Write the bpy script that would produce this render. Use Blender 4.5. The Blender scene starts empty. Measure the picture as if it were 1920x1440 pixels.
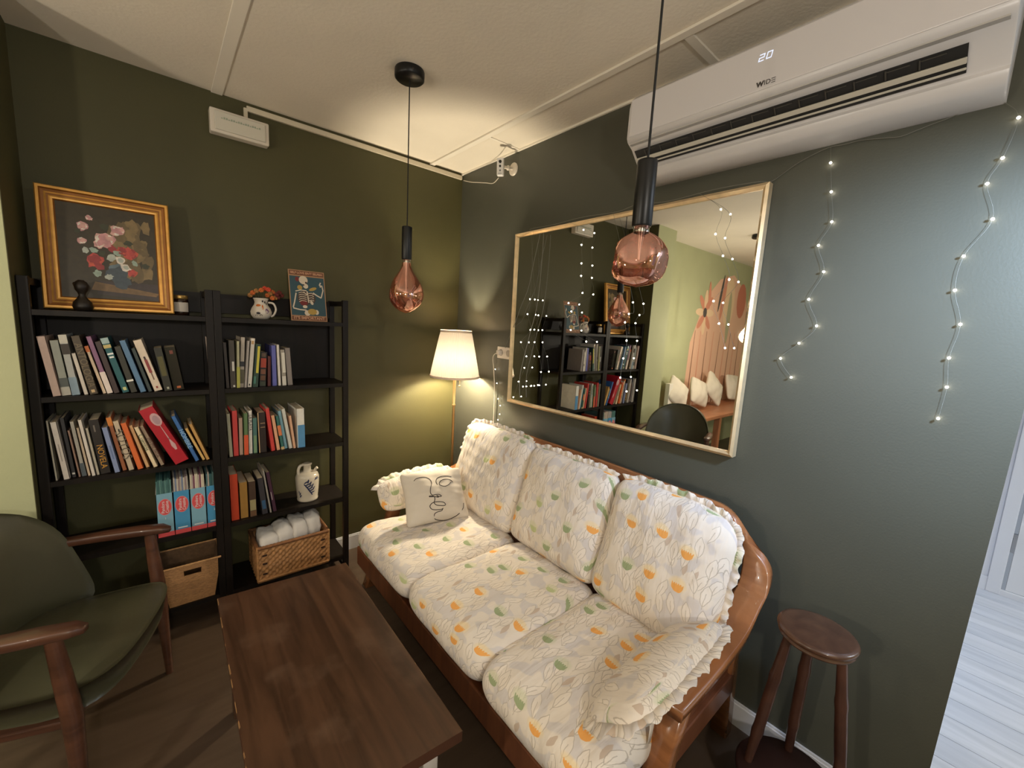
import bpy, bmesh, math, random
from mathutils import Vector, Matrix, Euler
from math import sin, cos, pi, radians as RD
random.seed(7)
SC = bpy.context.scene
COL = SC.collection

# ---------------------------------------------------------------- camera
FPX = 772.6
CAM = Vector((-1.6379, -2.5469, 1.4918))
RM = ((0.76277633, 0.64470059, 0.05033309),
      (-0.64444661, 0.75141861, 0.1416285),
      (0.05348676, -0.14046786, 0.98863944))      # columns: right, forward, up
cd = bpy.data.cameras.new('camera'); cam = bpy.data.objects.new('camera', cd); COL.objects.link(cam)
cd.sensor_fit = 'HORIZONTAL'; cd.sensor_width = 36; cd.lens = FPX * 36 / 1920
cd.clip_start = .05
cam.matrix_world = Matrix(((RM[0][0], RM[0][2], -RM[0][1], CAM.x), (RM[1][0], RM[1][2], -RM[1][1], CAM.y),
                           (RM[2][0], RM[2][2], -RM[2][1], CAM.z), (0, 0, 0, 1)))
SC.camera = cam
# ---------------------------------------------------------------- view, world, lights
SC.view_settings.view_transform = 'Standard'; SC.view_settings.look = 'None'
SC.view_settings.gamma = 1; SC.view_settings.use_curve_mapping = False
SC.view_settings.exposure = 0.0
W = bpy.data.worlds.new('world'); SC.world = W; W.use_nodes = True
W.node_tree.nodes['Background'].inputs[0].default_value = (.75, .85, 1, 1)
W.node_tree.nodes['Background'].inputs[1].default_value = .3

def light(name, kind, loc, power, color, size=.1, size_y=None, target=None, spread=None):
    l = bpy.data.lights.new(name, kind); l.energy = power; l.color = color
    if kind == 'AREA':
        l.size = size
        if size_y: l.shape = 'RECTANGLE'; l.size_y = size_y
        if spread: l.spread = spread
    else: l.shadow_soft_size = size
    o = bpy.data.objects.new(name, l); COL.objects.link(o); o.location = loc
    if target is not None:
        o.rotation_euler = (Vector(target) - Vector(loc)).to_track_quat('-Z', 'Y').to_euler()
    return o
WARM = (1, .76, .48)
light('lamp_bulb_light', 'POINT', (-.175, -.26, 1.238), 56, (1, .86, .62), .03)
light('pendant_bulb_light', 'POINT', (-2.93, -.867, 1.52), 32, (1, .89, .72), .05)
light('pendant_bulb_light_second', 'POINT', (-2.93, -2.05, 1.52), 36, (1, .90, .76), .05)
light('added_rear_fill', 'POINT', (-1.75, -3.75, 1.75), 50, (1, .93, .86), .06)  # unseen fill added behind the camera to brighten right wall and sofa
sp_ = light('added_wall_glow', 'SPOT', (-.56, -3.02, 1.93), 185, (.54, .71, 1), .05, target=(0, -2.52, 1.52))  # cool beam added out of view to make the glow on the right wall
sp_.data.spot_size = RD(84); sp_.data.spot_blend = 1
light('hall_daylight', 'AREA', (1.25, -4.6, 2.3), 55, (.80, .88, 1), 1.2, 1.0, target=(1.5, -2.6, 0))

# ---------------------------------------------------------------- pixel -> point on a real plane
def ray(px, py):
    a, b = (px - 960) / FPX, -(py - 720) / FPX
    return Vector([RM[i][0] * a + RM[i][1] + RM[i][2] * b for i in range(3)])
def onp(ax, px, py, v):
    d = ray(px, py); return CAM + d * ((v - CAM[ax]) / d[ax])
def onx(px, py, v): return onp(0, px, py, v)
def ony(px, py, v): return onp(1, px, py, v)
def onz(px, py, v): return onp(2, px, py, v)

# ---------------------------------------------------------------- materials
MATS = {}
def rgb(c): # display 0..255 -> linear
    r = []
    for v in c:
        v = v / 255; r.append(v / 12.92 if v <= .04045 else ((v + .055) / 1.055) ** 2.4)
    return (*r, 1)
def mat(name, c=(200, 200, 200), rough=.6, metal=0, spec=.5, noise=0, nscale=20, bump=0, bscale=60, lin=None,
        emit=None, estr=0, stretch=(1, 1, 1), coat=0, sub=None, trans=0, alpha=1):
    if name in MATS: return MATS[name]
    m = bpy.data.materials.new(name); m.use_nodes = True
    N = m.node_tree.nodes; L = m.node_tree.links; b = N['Principled BSDF']
    col = (*lin, 1) if lin else rgb(c)
    b.inputs['Base Color'].default_value = col; b.inputs['Roughness'].default_value = rough
    b.inputs['Metallic'].default_value = metal; b.inputs['Specular IOR Level'].default_value = spec
    b.inputs['Coat Weight'].default_value = coat
    b.inputs['Transmission Weight'].default_value = trans; b.inputs['Alpha'].default_value = alpha
    if emit: b.inputs['Emission Color'].default_value = rgb(emit); b.inputs['Emission Strength'].default_value = estr
    if noise or bump:
        tc = N.new('ShaderNodeTexCoord'); mp = N.new('ShaderNodeMapping'); mp.inputs['Scale'].default_value = stretch
        L.new(tc.outputs['Object'], mp.inputs[0])
    if noise:
        n = N.new('ShaderNodeTexNoise'); n.inputs['Scale'].default_value = nscale; n.inputs['Detail'].default_value = 5
        L.new(mp.outputs[0], n.inputs[0])
        mx = N.new('ShaderNodeMix'); mx.data_type = 'RGBA'
        mx.inputs['A'].default_value = [v * (1 - noise) for v in col[:3]] + [1]
        mx.inputs['B'].default_value = [min(1, v * (1 + noise)) for v in col[:3]] + [1]
        rp = N.new('ShaderNodeMapRange'); rp.inputs[1].default_value = .3; rp.inputs[2].default_value = .7
        L.new(n.outputs[0], rp.inputs[0]); L.new(rp.outputs[0], mx.inputs[0]); L.new(mx.outputs['Result'], b.inputs['Base Color'])
    if bump:
        n2 = N.new('ShaderNodeTexNoise'); n2.inputs['Scale'].default_value = bscale; n2.inputs['Detail'].default_value = 4
        bp = N.new('ShaderNodeBump'); bp.inputs['Strength'].default_value = bump; bp.inputs['Distance'].default_value = .004
        L.new(mp.outputs[0], n2.inputs[0]); L.new(n2.outputs[0], bp.inputs['Height']); L.new(bp.outputs[0], b.inputs['Normal'])
    MATS[name] = m; return m
def wood(name, c1, c2, rough=.35, axis=(1, 12, 12), scale=3, wear=None, coat=.0):
    if name in MATS: return MATS[name]
    m = mat(name, c1, rough, coat=coat); N = m.node_tree.nodes; L = m.node_tree.links; b = N['Principled BSDF']
    tc = N.new('ShaderNodeTexCoord'); mp = N.new('ShaderNodeMapping'); mp.inputs['Scale'].default_value = axis
    L.new(tc.outputs['Object'], mp.inputs[0])
    n = N.new('ShaderNodeTexNoise'); n.inputs['Scale'].default_value = scale; n.inputs['Detail'].default_value = 8
    n.inputs['Distortion'].default_value = .6; L.new(mp.outputs[0], n.inputs[0])
    mx = N.new('ShaderNodeMix'); mx.data_type = 'RGBA'; mx.inputs['A'].default_value = rgb(c1); mx.inputs['B'].default_value = rgb(c2)
    rp = N.new('ShaderNodeMapRange'); rp.inputs[1].default_value = .35; rp.inputs[2].default_value = .65
    L.new(n.outputs[0], rp.inputs[0]); L.new(rp.outputs[0], mx.inputs[0]); out = mx.outputs['Result']
    if wear:
        n2 = N.new('ShaderNodeTexNoise'); n2.inputs['Scale'].default_value = 5; n2.inputs['Detail'].default_value = 6
        L.new(tc.outputs['Object'], n2.inputs[0])
        r2 = N.new('ShaderNodeMapRange'); r2.inputs[1].default_value = .55; r2.inputs[2].default_value = .75; r2.inputs[4].default_value = .5
        L.new(n2.outputs[0], r2.inputs[0])
        m2 = N.new('ShaderNodeMix'); m2.data_type = 'RGBA'; m2.inputs['B'].default_value = rgb(wear)
        L.new(r2.outputs[0], m2.inputs[0]); L.new(out, m2.inputs['A']); out = m2.outputs['Result']
    L.new(out, b.inputs['Base Color'])
    bp = N.new('ShaderNodeBump'); bp.inputs['Strength'].default_value = .12; bp.inputs['Distance'].default_value = .002
    L.new(n.outputs[0], bp.inputs['Height']); L.new(bp.outputs[0], b.inputs['Normal'])
    return m
def emis(name, c, s):
    if name in MATS: return MATS[name]
    m = bpy.data.materials.new(name); m.use_nodes = True; N = m.node_tree.nodes
    N.remove(N['Principled BSDF']); e = N.new('ShaderNodeEmission'); e.inputs[0].default_value = rgb(c); e.inputs[1].default_value = s
    m.node_tree.links.new(e.outputs[0], N['Material Output'].inputs[0]); MATS[name] = m; return m

def lit_glass(name, c, s_):
    m = bpy.data.materials.new(name); m.use_nodes = True; N = m.node_tree.nodes; L = m.node_tree.links; N.remove(N['Principled BSDF'])
    e = N.new('ShaderNodeEmission'); e.inputs[0].default_value = rgb(c); e.inputs[1].default_value = s_
    t = N.new('ShaderNodeBsdfTransparent'); mx = N.new('ShaderNodeMixShader'); mx.inputs[0].default_value = .35
    L.new(t.outputs[0], mx.inputs[1]); L.new(e.outputs[0], mx.inputs[2]); L.new(mx.outputs[0], N['Material Output'].inputs[0]); return m
def floral():
    m = bpy.data.materials.new('floral_cloth'); m.use_nodes = True
    N = m.node_tree.nodes; L = m.node_tree.links; b = N['Principled BSDF']; b.inputs['Roughness'].default_value = .85
    b.inputs['Specular IOR Level'].default_value = .2
    def nd(t, **k):
        x = N.new(t)
        for a, v in k.items(): setattr(x, a, v)
        return x
    def mp(src, sc, off=(0, 0, 0)):
        x = nd('ShaderNodeMapping'); x.inputs['Scale'].default_value = sc; x.inputs['Location'].default_value = off; L.new(src, x.inputs[0]); return x.outputs[0]
    def math_(op, a, bb=None, c=None):
        x = nd('ShaderNodeMath', operation=op)
        for i, v in enumerate((a, bb, c)):
            if v is None: continue
            if isinstance(v, (int, float)): x.inputs[i].default_value = v
            else: L.new(v, x.inputs[i])
        return x.outputs[0]
    def step(v, lo, hi):   # 1 below lo, 0 above hi
        x = nd('ShaderNodeMapRange'); L.new(v, x.inputs[0]); x.inputs[1].default_value = lo; x.inputs[2].default_value = hi
        x.inputs[3].default_value = 1; x.inputs[4].default_value = 0; return x.outputs[0]
    def mix(f, a, c):
        x = nd('ShaderNodeMix', data_type='RGBA'); L.new(f, x.inputs[0])
        if isinstance(a, tuple): x.inputs['A'].default_value = a
        else: L.new(a, x.inputs['A'])
        x.inputs['B'].default_value = c; return x.outputs['Result']
    uv = nd('ShaderNodeUVMap').outputs[0]
    nz = nd('ShaderNodeTexNoise'); nz.inputs['Scale'].default_value = 52; L.new(uv, nz.inputs[0])
    dv = nd('ShaderNodeVectorMath', operation='SCALE'); dv.inputs[3].default_value = .006
    sb = nd('ShaderNodeVectorMath', operation='SUBTRACT'); L.new(nz.outputs['Color'], sb.inputs[0]); sb.inputs[1].default_value = (.5, .5, .5)
    L.new(sb.outputs[0], dv.inputs[0])
    ad = nd('ShaderNodeVectorMath', operation='ADD'); L.new(uv, ad.inputs[0]); L.new(dv.outputs[0], ad.inputs[1]); P = ad.outputs[0]
    def vor(src, sc, off, feature='F1', rnd=1):
        v = nd('ShaderNodeTexVoronoi', voronoi_dimensions='2D', feature=feature); v.inputs['Scale'].default_value = 1
        v.inputs['Randomness'].default_value = rnd; L.new(mp(src, sc, off), v.inputs[0]); return v
    def cell(v, lo, hi):  # random subset of cells
        s = nd('ShaderNodeSeparateColor'); L.new(v.outputs['Color'], s.inputs[0])
        return math_('MULTIPLY', math_('GREATER_THAN', s.outputs[0], lo), math_('LESS_THAN', s.outputs[0], hi))
    # ground: cream with lavender grey patches
    n1 = nd('ShaderNodeTexNoise'); n1.inputs['Scale'].default_value = 16; n1.inputs['Detail'].default_value = 1; L.new(uv, n1.inputs[0])
    col = mix(step(n1.outputs[0], .45, .50), rgb((229, 219, 207)), rgb((213, 206, 202)))
    sp = nd('ShaderNodeSeparateXYZ'); L.new(P, sp.inputs[0]); PX, PY = sp.outputs[0], sp.outputs[1]
    def local(sx, sy, off, rnd, feature_src=P):
        """scattered motif cells: local coordinates in metres from each cell's centre, plus two random numbers"""
        v = vor(feature_src, (sx, sy, 1), off, rnd=rnd); q = nd('ShaderNodeSeparateXYZ'); L.new(v.outputs['Position'], q.inputs[0])
        lx = math_('SUBTRACT', PX, math_('DIVIDE', math_('SUBTRACT', q.outputs[0], off[0]), sx)); ly = math_('SUBTRACT', PY, math_('DIVIDE', math_('SUBTRACT', q.outputs[1], off[1]), sy))
        c = nd('ShaderNodeSeparateColor'); L.new(v.outputs['Color'], c.inputs[0]); return lx, ly, c.outputs[0], c.outputs[1]
    def between(r, lo, hi): return math_('MULTIPLY', math_('GREATER_THAN', r, lo), math_('LESS_THAN', r, hi))
    for k, (sx, sy, off) in enumerate(((27, 13, (0, 0, 0)), (23, 11, (7.7, 3.1, 0)))):
        lx, ly, r1, r2 = local(sx, sy, off, .75)
        lx = math_('ADD', lx, math_('MULTIPLY', ly, math_('SUBTRACT', math_('MULTIPLY', r2, .9), .45)))
        q2 = math_('POWER', math_('ABSOLUTE', math_('DIVIDE', ly, .034)), 2.0)
        rr = math_('ADD', math_('DIVIDE', math_('ABSOLUTE', lx), .0135), q2)
        on = between(r1, .0, .62 if k == 0 else .45)
        col = mix(math_('MULTIPLY', step(rr, .90, .96), math_('MULTIPLY', on, .85)), col, rgb((233, 223, 211)))
        if k == 0: col = mix(math_('MULTIPLY', step(rr, .62, .70), between(r1, .70, .82)), col, rgb((202, 184, 168)))
        ring = step(math_('ABSOLUTE', math_('SUBTRACT', rr, 1)), .05, .11)
        vein = math_('MULTIPLY', step(math_('ABSOLUTE', lx), .0006, .0013), math_('LESS_THAN', ly, .008))
        col = mix(math_('MULTIPLY', math_('MULTIPLY', math_('MAXIMUM', ring, vein), on), .75), col, rgb((180, 169, 156)))
    # tulip heads: round foot, toothed top, soft halo
    for sx, sy, off, kinds in ((9.5, 9, (5.3, 1.7, 0), ((0, .26, (238, 172, 96), (240, 216, 168)), (.30, .58, (158, 170, 132), (208, 208, 178)), (.62, .70, (192, 198, 150), (214, 212, 180)))),):
        lx, ly, r1, r2 = local(sx, sy, off, .8)
        lx = math_('ADD', lx, math_('MULTIPLY', ly, math_('SUBTRACT', math_('MULTIPLY', r2, .7), .35)))
        tooth = math_('MULTIPLY', math_('ABSOLUTE', math_('SINE', math_('MULTIPLY', lx, 420))), .006)
        top = math_('ADD', .004, tooth)
        ell = math_('ADD', math_('POWER', math_('ABSOLUTE', math_('DIVIDE', lx, .0205)), 2.0), math_('POWER', math_('ABSOLUTE', math_('DIVIDE', math_('MINIMUM', ly, 0.0), .018)), 2.0))
        body = math_('MULTIPLY', step(ell, .9, 1.0), math_('LESS_THAN', ly, top))
        halo = step(math_('ADD', math_('POWER', math_('ABSOLUTE', math_('DIVIDE', lx, .034)), 2.0), math_('POWER', math_('ABSOLUTE', math_('DIVIDE', math_('SUBTRACT', ly, .008), .026)), 2.0)), .35, 1.0)
        for lo, hi, c, h in kinds:
            k_ = between(r1, lo, hi)
            col = mix(math_('MULTIPLY', halo, math_('MULTIPLY', k_, .7)), col, rgb(h)); col = mix(math_('MULTIPLY', body, k_), col, rgb(c))
    L.new(col, b.inputs['Base Color'])
    # creases
    nb = nd('ShaderNodeTexNoise'); nb.inputs['Scale'].default_value = 1; nb.inputs['Detail'].default_value = 3; nb.inputs['Distortion'].default_value = .4
    L.new(mp(uv, (26, 5, 1)), nb.inputs[0])
    bp = nd('ShaderNodeBump'); bp.inputs['Strength'].default_value = .7; bp.inputs['Distance'].default_value = .012
    L.new(nb.outputs[0], bp.inputs['Height']); L.new(bp.outputs[0], b.inputs['Normal'])
    MATS['floral_cloth'] = m; return m

# ---------------------------------------------------------------- mesh helpers
def wloc(o):
    v = Vector((0, 0, 0))
    while o is not None: v += o.location; o = o.parent
    return v
def tag(o, label=None, cat=None, group=None, kind=None):
    if label: o['label'] = label
    if cat: o['category'] = cat
    if group: o['group'] = group
    if kind: o['kind'] = kind
    return o
def empty(name, loc, rz=0, label=None, cat=None, group=None):
    o = bpy.data.objects.new(name, None); COL.objects.link(o); o.location = loc; o.rotation_euler = (0, 0, rz)
    o.empty_display_size = .05
    return tag(o, label, cat, group)
class MB:
    """collects shapes (world or local coordinates) and links them as one mesh object"""
    def __init__(s): s.v = []; s.f = []; s.m = []; s.uv = None; s.sm = []
    def add(s, V, F, mi=0, smooth=False):
        n = len(s.v); s.v += [Vector(p) for p in V]
        for f in F: s.f.append([n + i for i in f]); s.m.append(mi); s.sm.append(smooth)
        return s
    def box(s, a, b, mi=0, M=None):
        x0, y0, z0 = a; x1, y1, z1 = b
        V = [(x0, y0, z0), (x1, y0, z0), (x1, y1, z0), (x0, y1, z0), (x0, y0, z1), (x1, y0, z1), (x1, y1, z1), (x0, y1, z1)]
        if M: V = [M @ Vector(p) for p in V]
        return s.add(V, [(0, 3, 2, 1), (4, 5, 6, 7), (0, 1, 5, 4), (1, 2, 6, 5), (2, 3, 7, 6), (3, 0, 4, 7)], mi)
    def lathe(s, prof, c=(0, 0, 0), n=24, mi=0, M=None, cap=True, wob=None):
        V = []; F = []
        for r, z in prof:
            for i in range(n):
                a = 2 * pi * i / n; rr = r * (wob(a, z) if wob else 1)
                p = Vector((rr * cos(a), rr * sin(a), z)); V.append((M @ p if M else p) + Vector(c))
        for j in range(len(prof) - 1):
            for i in range(n):
                k = (i + 1) % n; F.append((j * n + i, j * n + k, (j + 1) * n + k, (j + 1) * n + i))
        s.add(V, F, mi, True)
        if cap:
            s.add([V[i] for i in range(n)], [tuple(range(n - 1, -1, -1))], mi); s.add(V[-n:], [tuple(range(n))], mi)
        return s
    def tube(s, pts, r, n=8, mi=0, closed=False, flat=None):
        pts = [Vector(p) for p in pts]; R = r if isinstance(r, (list, tuple)) else [r] * len(pts)
        V = []; F = []; N = len(pts); up = None
        for i, p in enumerate(pts):
            t = (pts[(i + 1) % N] - pts[i - 1]) if closed else (pts[min(i + 1, N - 1)] - pts[max(i - 1, 0)])
            if t.length < 1e-9: t = Vector((0, 0, 1))
            t.normalize()
            if up is None: up = Vector((0, 0, 1)) if abs(t.z) < .9 else Vector((1, 0, 0))
            a = up - t * up.dot(t)
            if a.length < 1e-6: a = t.orthogonal()
            a.normalize(); up = a; b = t.cross(a)
            for k in range(n):
                an = 2 * pi * k / n; V.append(p + (a * cos(an) + b * sin(an)) * R[i])
        for j in range(N if closed else N - 1):
            for k in range(n):
                l = (k + 1) % n; q = (j + 1) % N; F.append((j * n + k, j * n + l, q * n + l, q * n + k))
        s.add(V, F, mi, True)
        if not closed: s.add(V[:n], [tuple(range(n - 1, -1, -1))], mi); s.add(V[-n:], [tuple(range(n))], mi)
        return s
    def ball(s, c, r, mi=0, n=10, sc=(1, 1, 1)):
        V = []; F = []; m = max(4, n // 2 + 1)
        for j in range(1, m):
            for i in range(n):
                a = 2 * pi * i / n; t = pi * j / m; V.append(Vector(c) + Vector((r * sc[0] * sin(t) * cos(a), r * sc[1] * sin(t) * sin(a), r * sc[2] * cos(t))))
        V += [Vector(c) + Vector((0, 0, r * sc[2])), Vector(c) - Vector((0, 0, r * sc[2]))]
        for j in range(m - 2):
            for i in range(n):
                k = (i + 1) % n; F.append((j * n + i, (j + 1) * n + i, (j + 1) * n + k, j * n + k))
        for i in range(n):
            k = (i + 1) % n; F.append((len(V) - 2, i, k)); F.append((len(V) - 1, (m - 2) * n + k, (m - 2) * n + i))
        return s.add(V, F, mi, True)
    def sweep(s, st, mi=0, smooth=True):
        """rectangular section swept: st = [(centre, half width vector, half thickness vector)]"""
        V = []; F = []
        for c, w, t in st:
            c, w, t = Vector(c), Vector(w), Vector(t)
            V += [c - w - t * .75, c - w * .85 - t, c + w * .85 - t, c + w - t * .75, c + w + t * .75, c + w * .85 + t, c - w * .85 + t, c - w + t * .75]
        for j in range(len(st) - 1):
            for k in range(8):
                l = (k + 1) % 8; F.append((j * 8 + k, j * 8 + l, (j + 1) * 8 + l, (j + 1) * 8 + k))
        F.append(tuple(range(7, -1, -1))); F.append(tuple(range(len(V) - 8, len(V))))
        return s.add(V, F, mi, smooth)
    def poly(s, pts, mi=0): return s.add(pts, [tuple(range(len(pts)))], mi)
    def build(s, name, mats, parent=None, world=True, bevel=0, sub=0, smooth=None, loc=None, solid=0):
        if not isinstance(mats, (list, tuple)): mats = [mats]
        off = wloc(parent) if (parent and world) else Vector((0, 0, 0))
        if loc is not None and parent is None and world: off = Vector(loc)
        me = bpy.data.meshes.new(name); me.from_pydata([v - off for v in s.v], [], s.f)
        for m in mats: me.materials.append(m)
        for i, p in enumerate(me.polygons):
            p.material_index = s.m[i]; p.use_smooth = s.sm[i] if smooth is None else smooth
        if s.uv:
            ul = me.uv_layers.new(name='UVMap')
            for p in me.polygons:
                for li in p.loop_indices: ul.data[li].uv = s.uv[me.loops[li].vertex_index]
        me.update()
        o = bpy.data.objects.new(name, me); COL.objects.link(o)
        if parent: o.parent = parent
        elif loc is not None: o.location = loc
        if solid: q = o.modifiers.new('solid', 'SOLIDIFY'); q.thickness = solid; q.offset = 0
        if bevel: q = o.modifiers.new('bevel', 'BEVEL'); q.width = bevel; q.segments = 2; q.limit_method = 'ANGLE'
        if sub: q = o.modifiers.new('sub', 'SUBSURF'); q.levels = sub; q.render_levels = sub
        return o
def spline(pts, n=8, closed=False):
    P = [Vector(p) for p in pts]; out = []; N = len(P)
    for i in range(N if closed else N - 1):
        if closed: a, b, c, d = P[i - 1], P[i], P[(i + 1) % N], P[(i + 2) % N]
        else: a, b, c, d = P[max(i - 1, 0)], P[i], P[i + 1], P[min(i + 2, N - 1)]
        for k in range(n):
            t = k / n
            out.append(.5 * ((2 * b) + (c - a) * t + (2 * a - 5 * b + 4 * c - d) * t * t + (3 * b - a - 3 * c + d) * t ** 3))
    if not closed: out.append(P[-1])
    return out
def text(s, size, m, parent, M, name='lettering', extrude=.0006, spacing=1, bold=0, name2=None):
    cu = bpy.data.curves.new(name, 'FONT'); cu.body = s; cu.size = size; cu.extrude = extrude; cu.align_x = 'CENTER'; cu.align_y = 'CENTER'
    cu.space_character = spacing; cu.offset = bold; cu.resolution_u = 3
    t = bpy.data.objects.new(name, cu); COL.objects.link(t)
    me = bpy.data.meshes.new_from_object(t.evaluated_get(bpy.context.evaluated_depsgraph_get()))
    bpy.data.objects.remove(t); off = wloc(parent); me.transform(Matrix.Translation(-off) @ M if parent else M)
    me.materials.clear(); me.materials.append(m)
    o = bpy.data.objects.new(name, me); COL.objects.link(o); o.parent = parent; return o
def frame(o, x, y, z=None):
    x = Vector(x).normalized(); y = Vector(y).normalized(); z = Vector(z).normalized() if z else x.cross(y)
    return Matrix(((x.x, y.x, z.x, o[0]), (x.y, y.y, z.y, o[1]), (x.z, y.z, z.z, o[2]), (0, 0, 0, 1)))
def struct(name, mb, m, parent=None, **k):
    o = mb.build(name, m, parent, **k)
    if not parent: o['kind'] = 'structure'
    return o

# ================================================================ the room
M_dark = mat('olive_paint', lin=(.059, .053, .015), rough=.62, noise=.05, nscale=3, bump=.12, bscale=160)
M_dark2 = mat('grey_green_paint', lin=(.076, .077, .058), rough=.42, noise=.04, nscale=3, bump=.10, bscale=160)
M_light = mat('pale_green_paint', lin=(.41, .42, .24), rough=.7, noise=.04, nscale=4, bump=.2, bscale=120)
M_ceil = mat('ceiling_paint', lin=(.80, .73, .62), rough=.85, noise=.04, nscale=2.5, bump=.3, bscale=70)
M_floor = wood('dark_floor_boards', (76, 61, 48), (86, 70, 56), .42, (1, 10, 1), 2.5)
M_white = mat('white_trim', (225, 225, 228), .45)
M_hallw = mat('hall_white', (232, 232, 235), .6, bump=.1)
H = 2.5
struct('wall_back', MB().box((-2.02, 0, 0), (.12, .1, H)), M_dark)
struct('wall_niche', MB().box((-2.35, -.33, 0), (-2.022, .1, H)).box((-2.022, -.33, 0), (-2.02, 0, H), 1), [M_light, M_dark])
struct('wall_back_left', MB().box((-5.5, -.1, 0), (-2.35, .1, H)), M_light)
rw = MB(); V = [(0, 0, 0), (.12, 0, 0), (.12, -2.583, 0), (0, -2.583, 0), (0, 0, H), (.12, 0, H), (.12, -2.627, H), (0, -2.627, H)]
rw.add(V, [(0, 1, 2, 3), (7, 6, 5, 4), (0, 4, 5, 1), (1, 5, 6, 2), (2, 6, 7, 3), (3, 7, 4, 0)])
struct('wall_right', rw, M_dark2)
struct('wall_left', MB().box((-5.6, -4.6, 0), (-5.5, .1, H)), M_light)
struct('wall_front', MB().box((-5.6, -4.9, 0), (-1.2, -4.8, H)).box((-1.2, -4.9, 0), (.1, -4.8, .75)).box((-1.2, -4.9, 2.3), (.1, -4.8, H)).box((.1, -4.9, 0), (2.4, -4.8, H)), M_light)
struct('wall_hall', MB().box((2.27, -4.8, 0), (2.37, -3.62, H)).box((2.27, -2.76, 0), (2.37, -1.2, H)).box((2.27, -3.62, 2.06), (2.37, -2.76, H))
       .box((.12, -1.3, 0), (2.27, -1.2, H)), M_hallw)
struct('ceiling', MB().box((-5.6, -4.9, H), (2.4, .1, H + .08)), M_ceil)
struct('floor', MB().box((-5.6, -4.9, -.08), (.06, .1, 0)), M_floor)
# white planks of the hall, running along y
hf = MB(); x = .06; k = 0
random.seed(3)
while x < 2.27:
    y = -4.9; y -= random.random()
    hf.box((x + .0015, -4.9, -.08), (min(x + .138, 2.27) - .0015, -1.2, 0), k % 2); x += .138; k += 1
hf.box((.06, -4.9, -.08), (2.27, -1.2, -.006), 2)
struct('floor_hall', hf, [wood('white_plank', (205, 208, 214), (222, 224, 230), .45, (12, 1, 1), 2), wood('white_plank_grey', (196, 200, 208), (216, 219, 226), .45, (12, 1, 1), 2), mat('plank_gap', (60, 60, 64))])
d = struct('door_1', MB().box((2.285, -3.60, .03), (2.325, -2.78, 2.04)), mat('door_white', (228, 228, 230), .4))
MB().box((2.277, -3.42, .24), (2.284, -2.96, .95)).box((2.277, -3.42, 1.1), (2.284, -2.96, 1.9)).build('door_panel', mat('door_panel_white', (216, 217, 220), .4), d, bevel=.004)
MB().box((2.262, -2.778, .28), (2.284, -2.762, .40)).box((2.262, -2.778, 1.68), (2.284, -2.762, 1.8)).build('hinge', mat('steel', (170, 172, 176), .3, 1), d)
MB().box((2.255, -3.62, 0), (2.284, -2.76, .028)).build('threshold', M_white, d)
struct('trim_1', MB().box((2.252, -2.76, 0), (2.27, -2.70, 2.12)).box((2.252, -3.68, 0), (2.27, -3.62, 2.12)).box((2.252, -3.68, 2.06), (2.27, -2.70, 2.12)), M_white, bevel=.003)
struct('baseboard_right', MB().box((-.012, -2.583, 0), (0, 0, .088)).box((-.008, -2.583, .088), (0, 0, .096)), M_white)
struct('baseboard_back', MB().box((-2.02, -.012, 0), (-.012, 0, .088)).box((-2.02, -.008, .088), (-.012, 0, .096)), M_white)
struct('baseboard_hall', MB().box((2.256, -2.70, 0), (2.27, -1.3, .09)), M_white)
# ceiling battens and seams
M_bat = mat('batten_paint', lin=(.84, .78, .68), rough=.8)
struct('trim_2', MB().box((-1.402, -4.8, H - .006), (-1.357, 0, H)), M_bat, bevel=.002)
struct('trim_3', MB().box((-.255, -4.8, H - .010), (-.222, 0, H)), M_bat, bevel=.002)
struct('trim_4', MB().box((-.222, -1.73, H - .008), (0, -1.70, H)), M_bat)
struct('trim_5', MB().box((-.222, -.60, H - .004), (0, -.585, H)), M_bat)
struct('trim_6', MB().box((-.010, -2.6, H - .010), (0, 0, H)), M_bat)
# unseen window added behind the camera to give a source for cool daylight
w1 = struct('added_window', MB().box((-1.2, -4.88, .75), (-1.14, -4.8, 2.3)).box((.04, -4.88, .75), (.1, -4.8, 2.3)).box((-1.14, -4.88, .75), (.04, -4.8, .81)).box((-1.14, -4.88, 2.24), (.04, -4.8, 2.3)).box((-.57, -4.87, .81), (-.53, -4.82, 2.24)), M_white)

# ================================================================ ceiling and wall fittings
M_blk = mat('black_satin', (20, 20, 21), .38, metal=.3)
M_cord = mat('black_cord', (14, 13, 13), .7)
def bulb_glass(name, tint, refl, k):
    m = bpy.data.materials.new(name); m.use_nodes = True; N = m.node_tree.nodes; L = m.node_tree.links
    N.remove(N['Principled BSDF'])
    t = N.new('ShaderNodeBsdfTransparent'); t.inputs[0].default_value = rgb(tint)
    g = N.new('ShaderNodeBsdfGlossy'); g.inputs[0].default_value = rgb(refl); g.inputs['Roughness'].default_value = .03
    lw = N.new('ShaderNodeLayerWeight'); lw.inputs[0].default_value = .35
    mr = N.new('ShaderNodeMapRange'); mr.inputs[3].default_value = k; mr.inputs[4].default_value = .95
    mx = N.new('ShaderNodeMixShader'); L.new(lw.outputs['Facing'], mr.inputs[0]); L.new(mr.outputs[0], mx.inputs[0])
    L.new(t.outputs[0], mx.inputs[1]); L.new(g.outputs[0], mx.inputs[2]); L.new(mx.outputs[0], N['Material Output'].inputs[0]); return m
M_pink = bulb_glass('rose_glass', (246, 212, 202), (255, 206, 190), .40)
M_clear = bulb_glass('clear_glass', (240, 238, 232), (255, 255, 255), .12)
M_fil = mat('filament_gold', (225, 180, 110), .25, 1)
M_capm = mat('bulb_cap_metal', (200, 195, 185), .3, 1)
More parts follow.
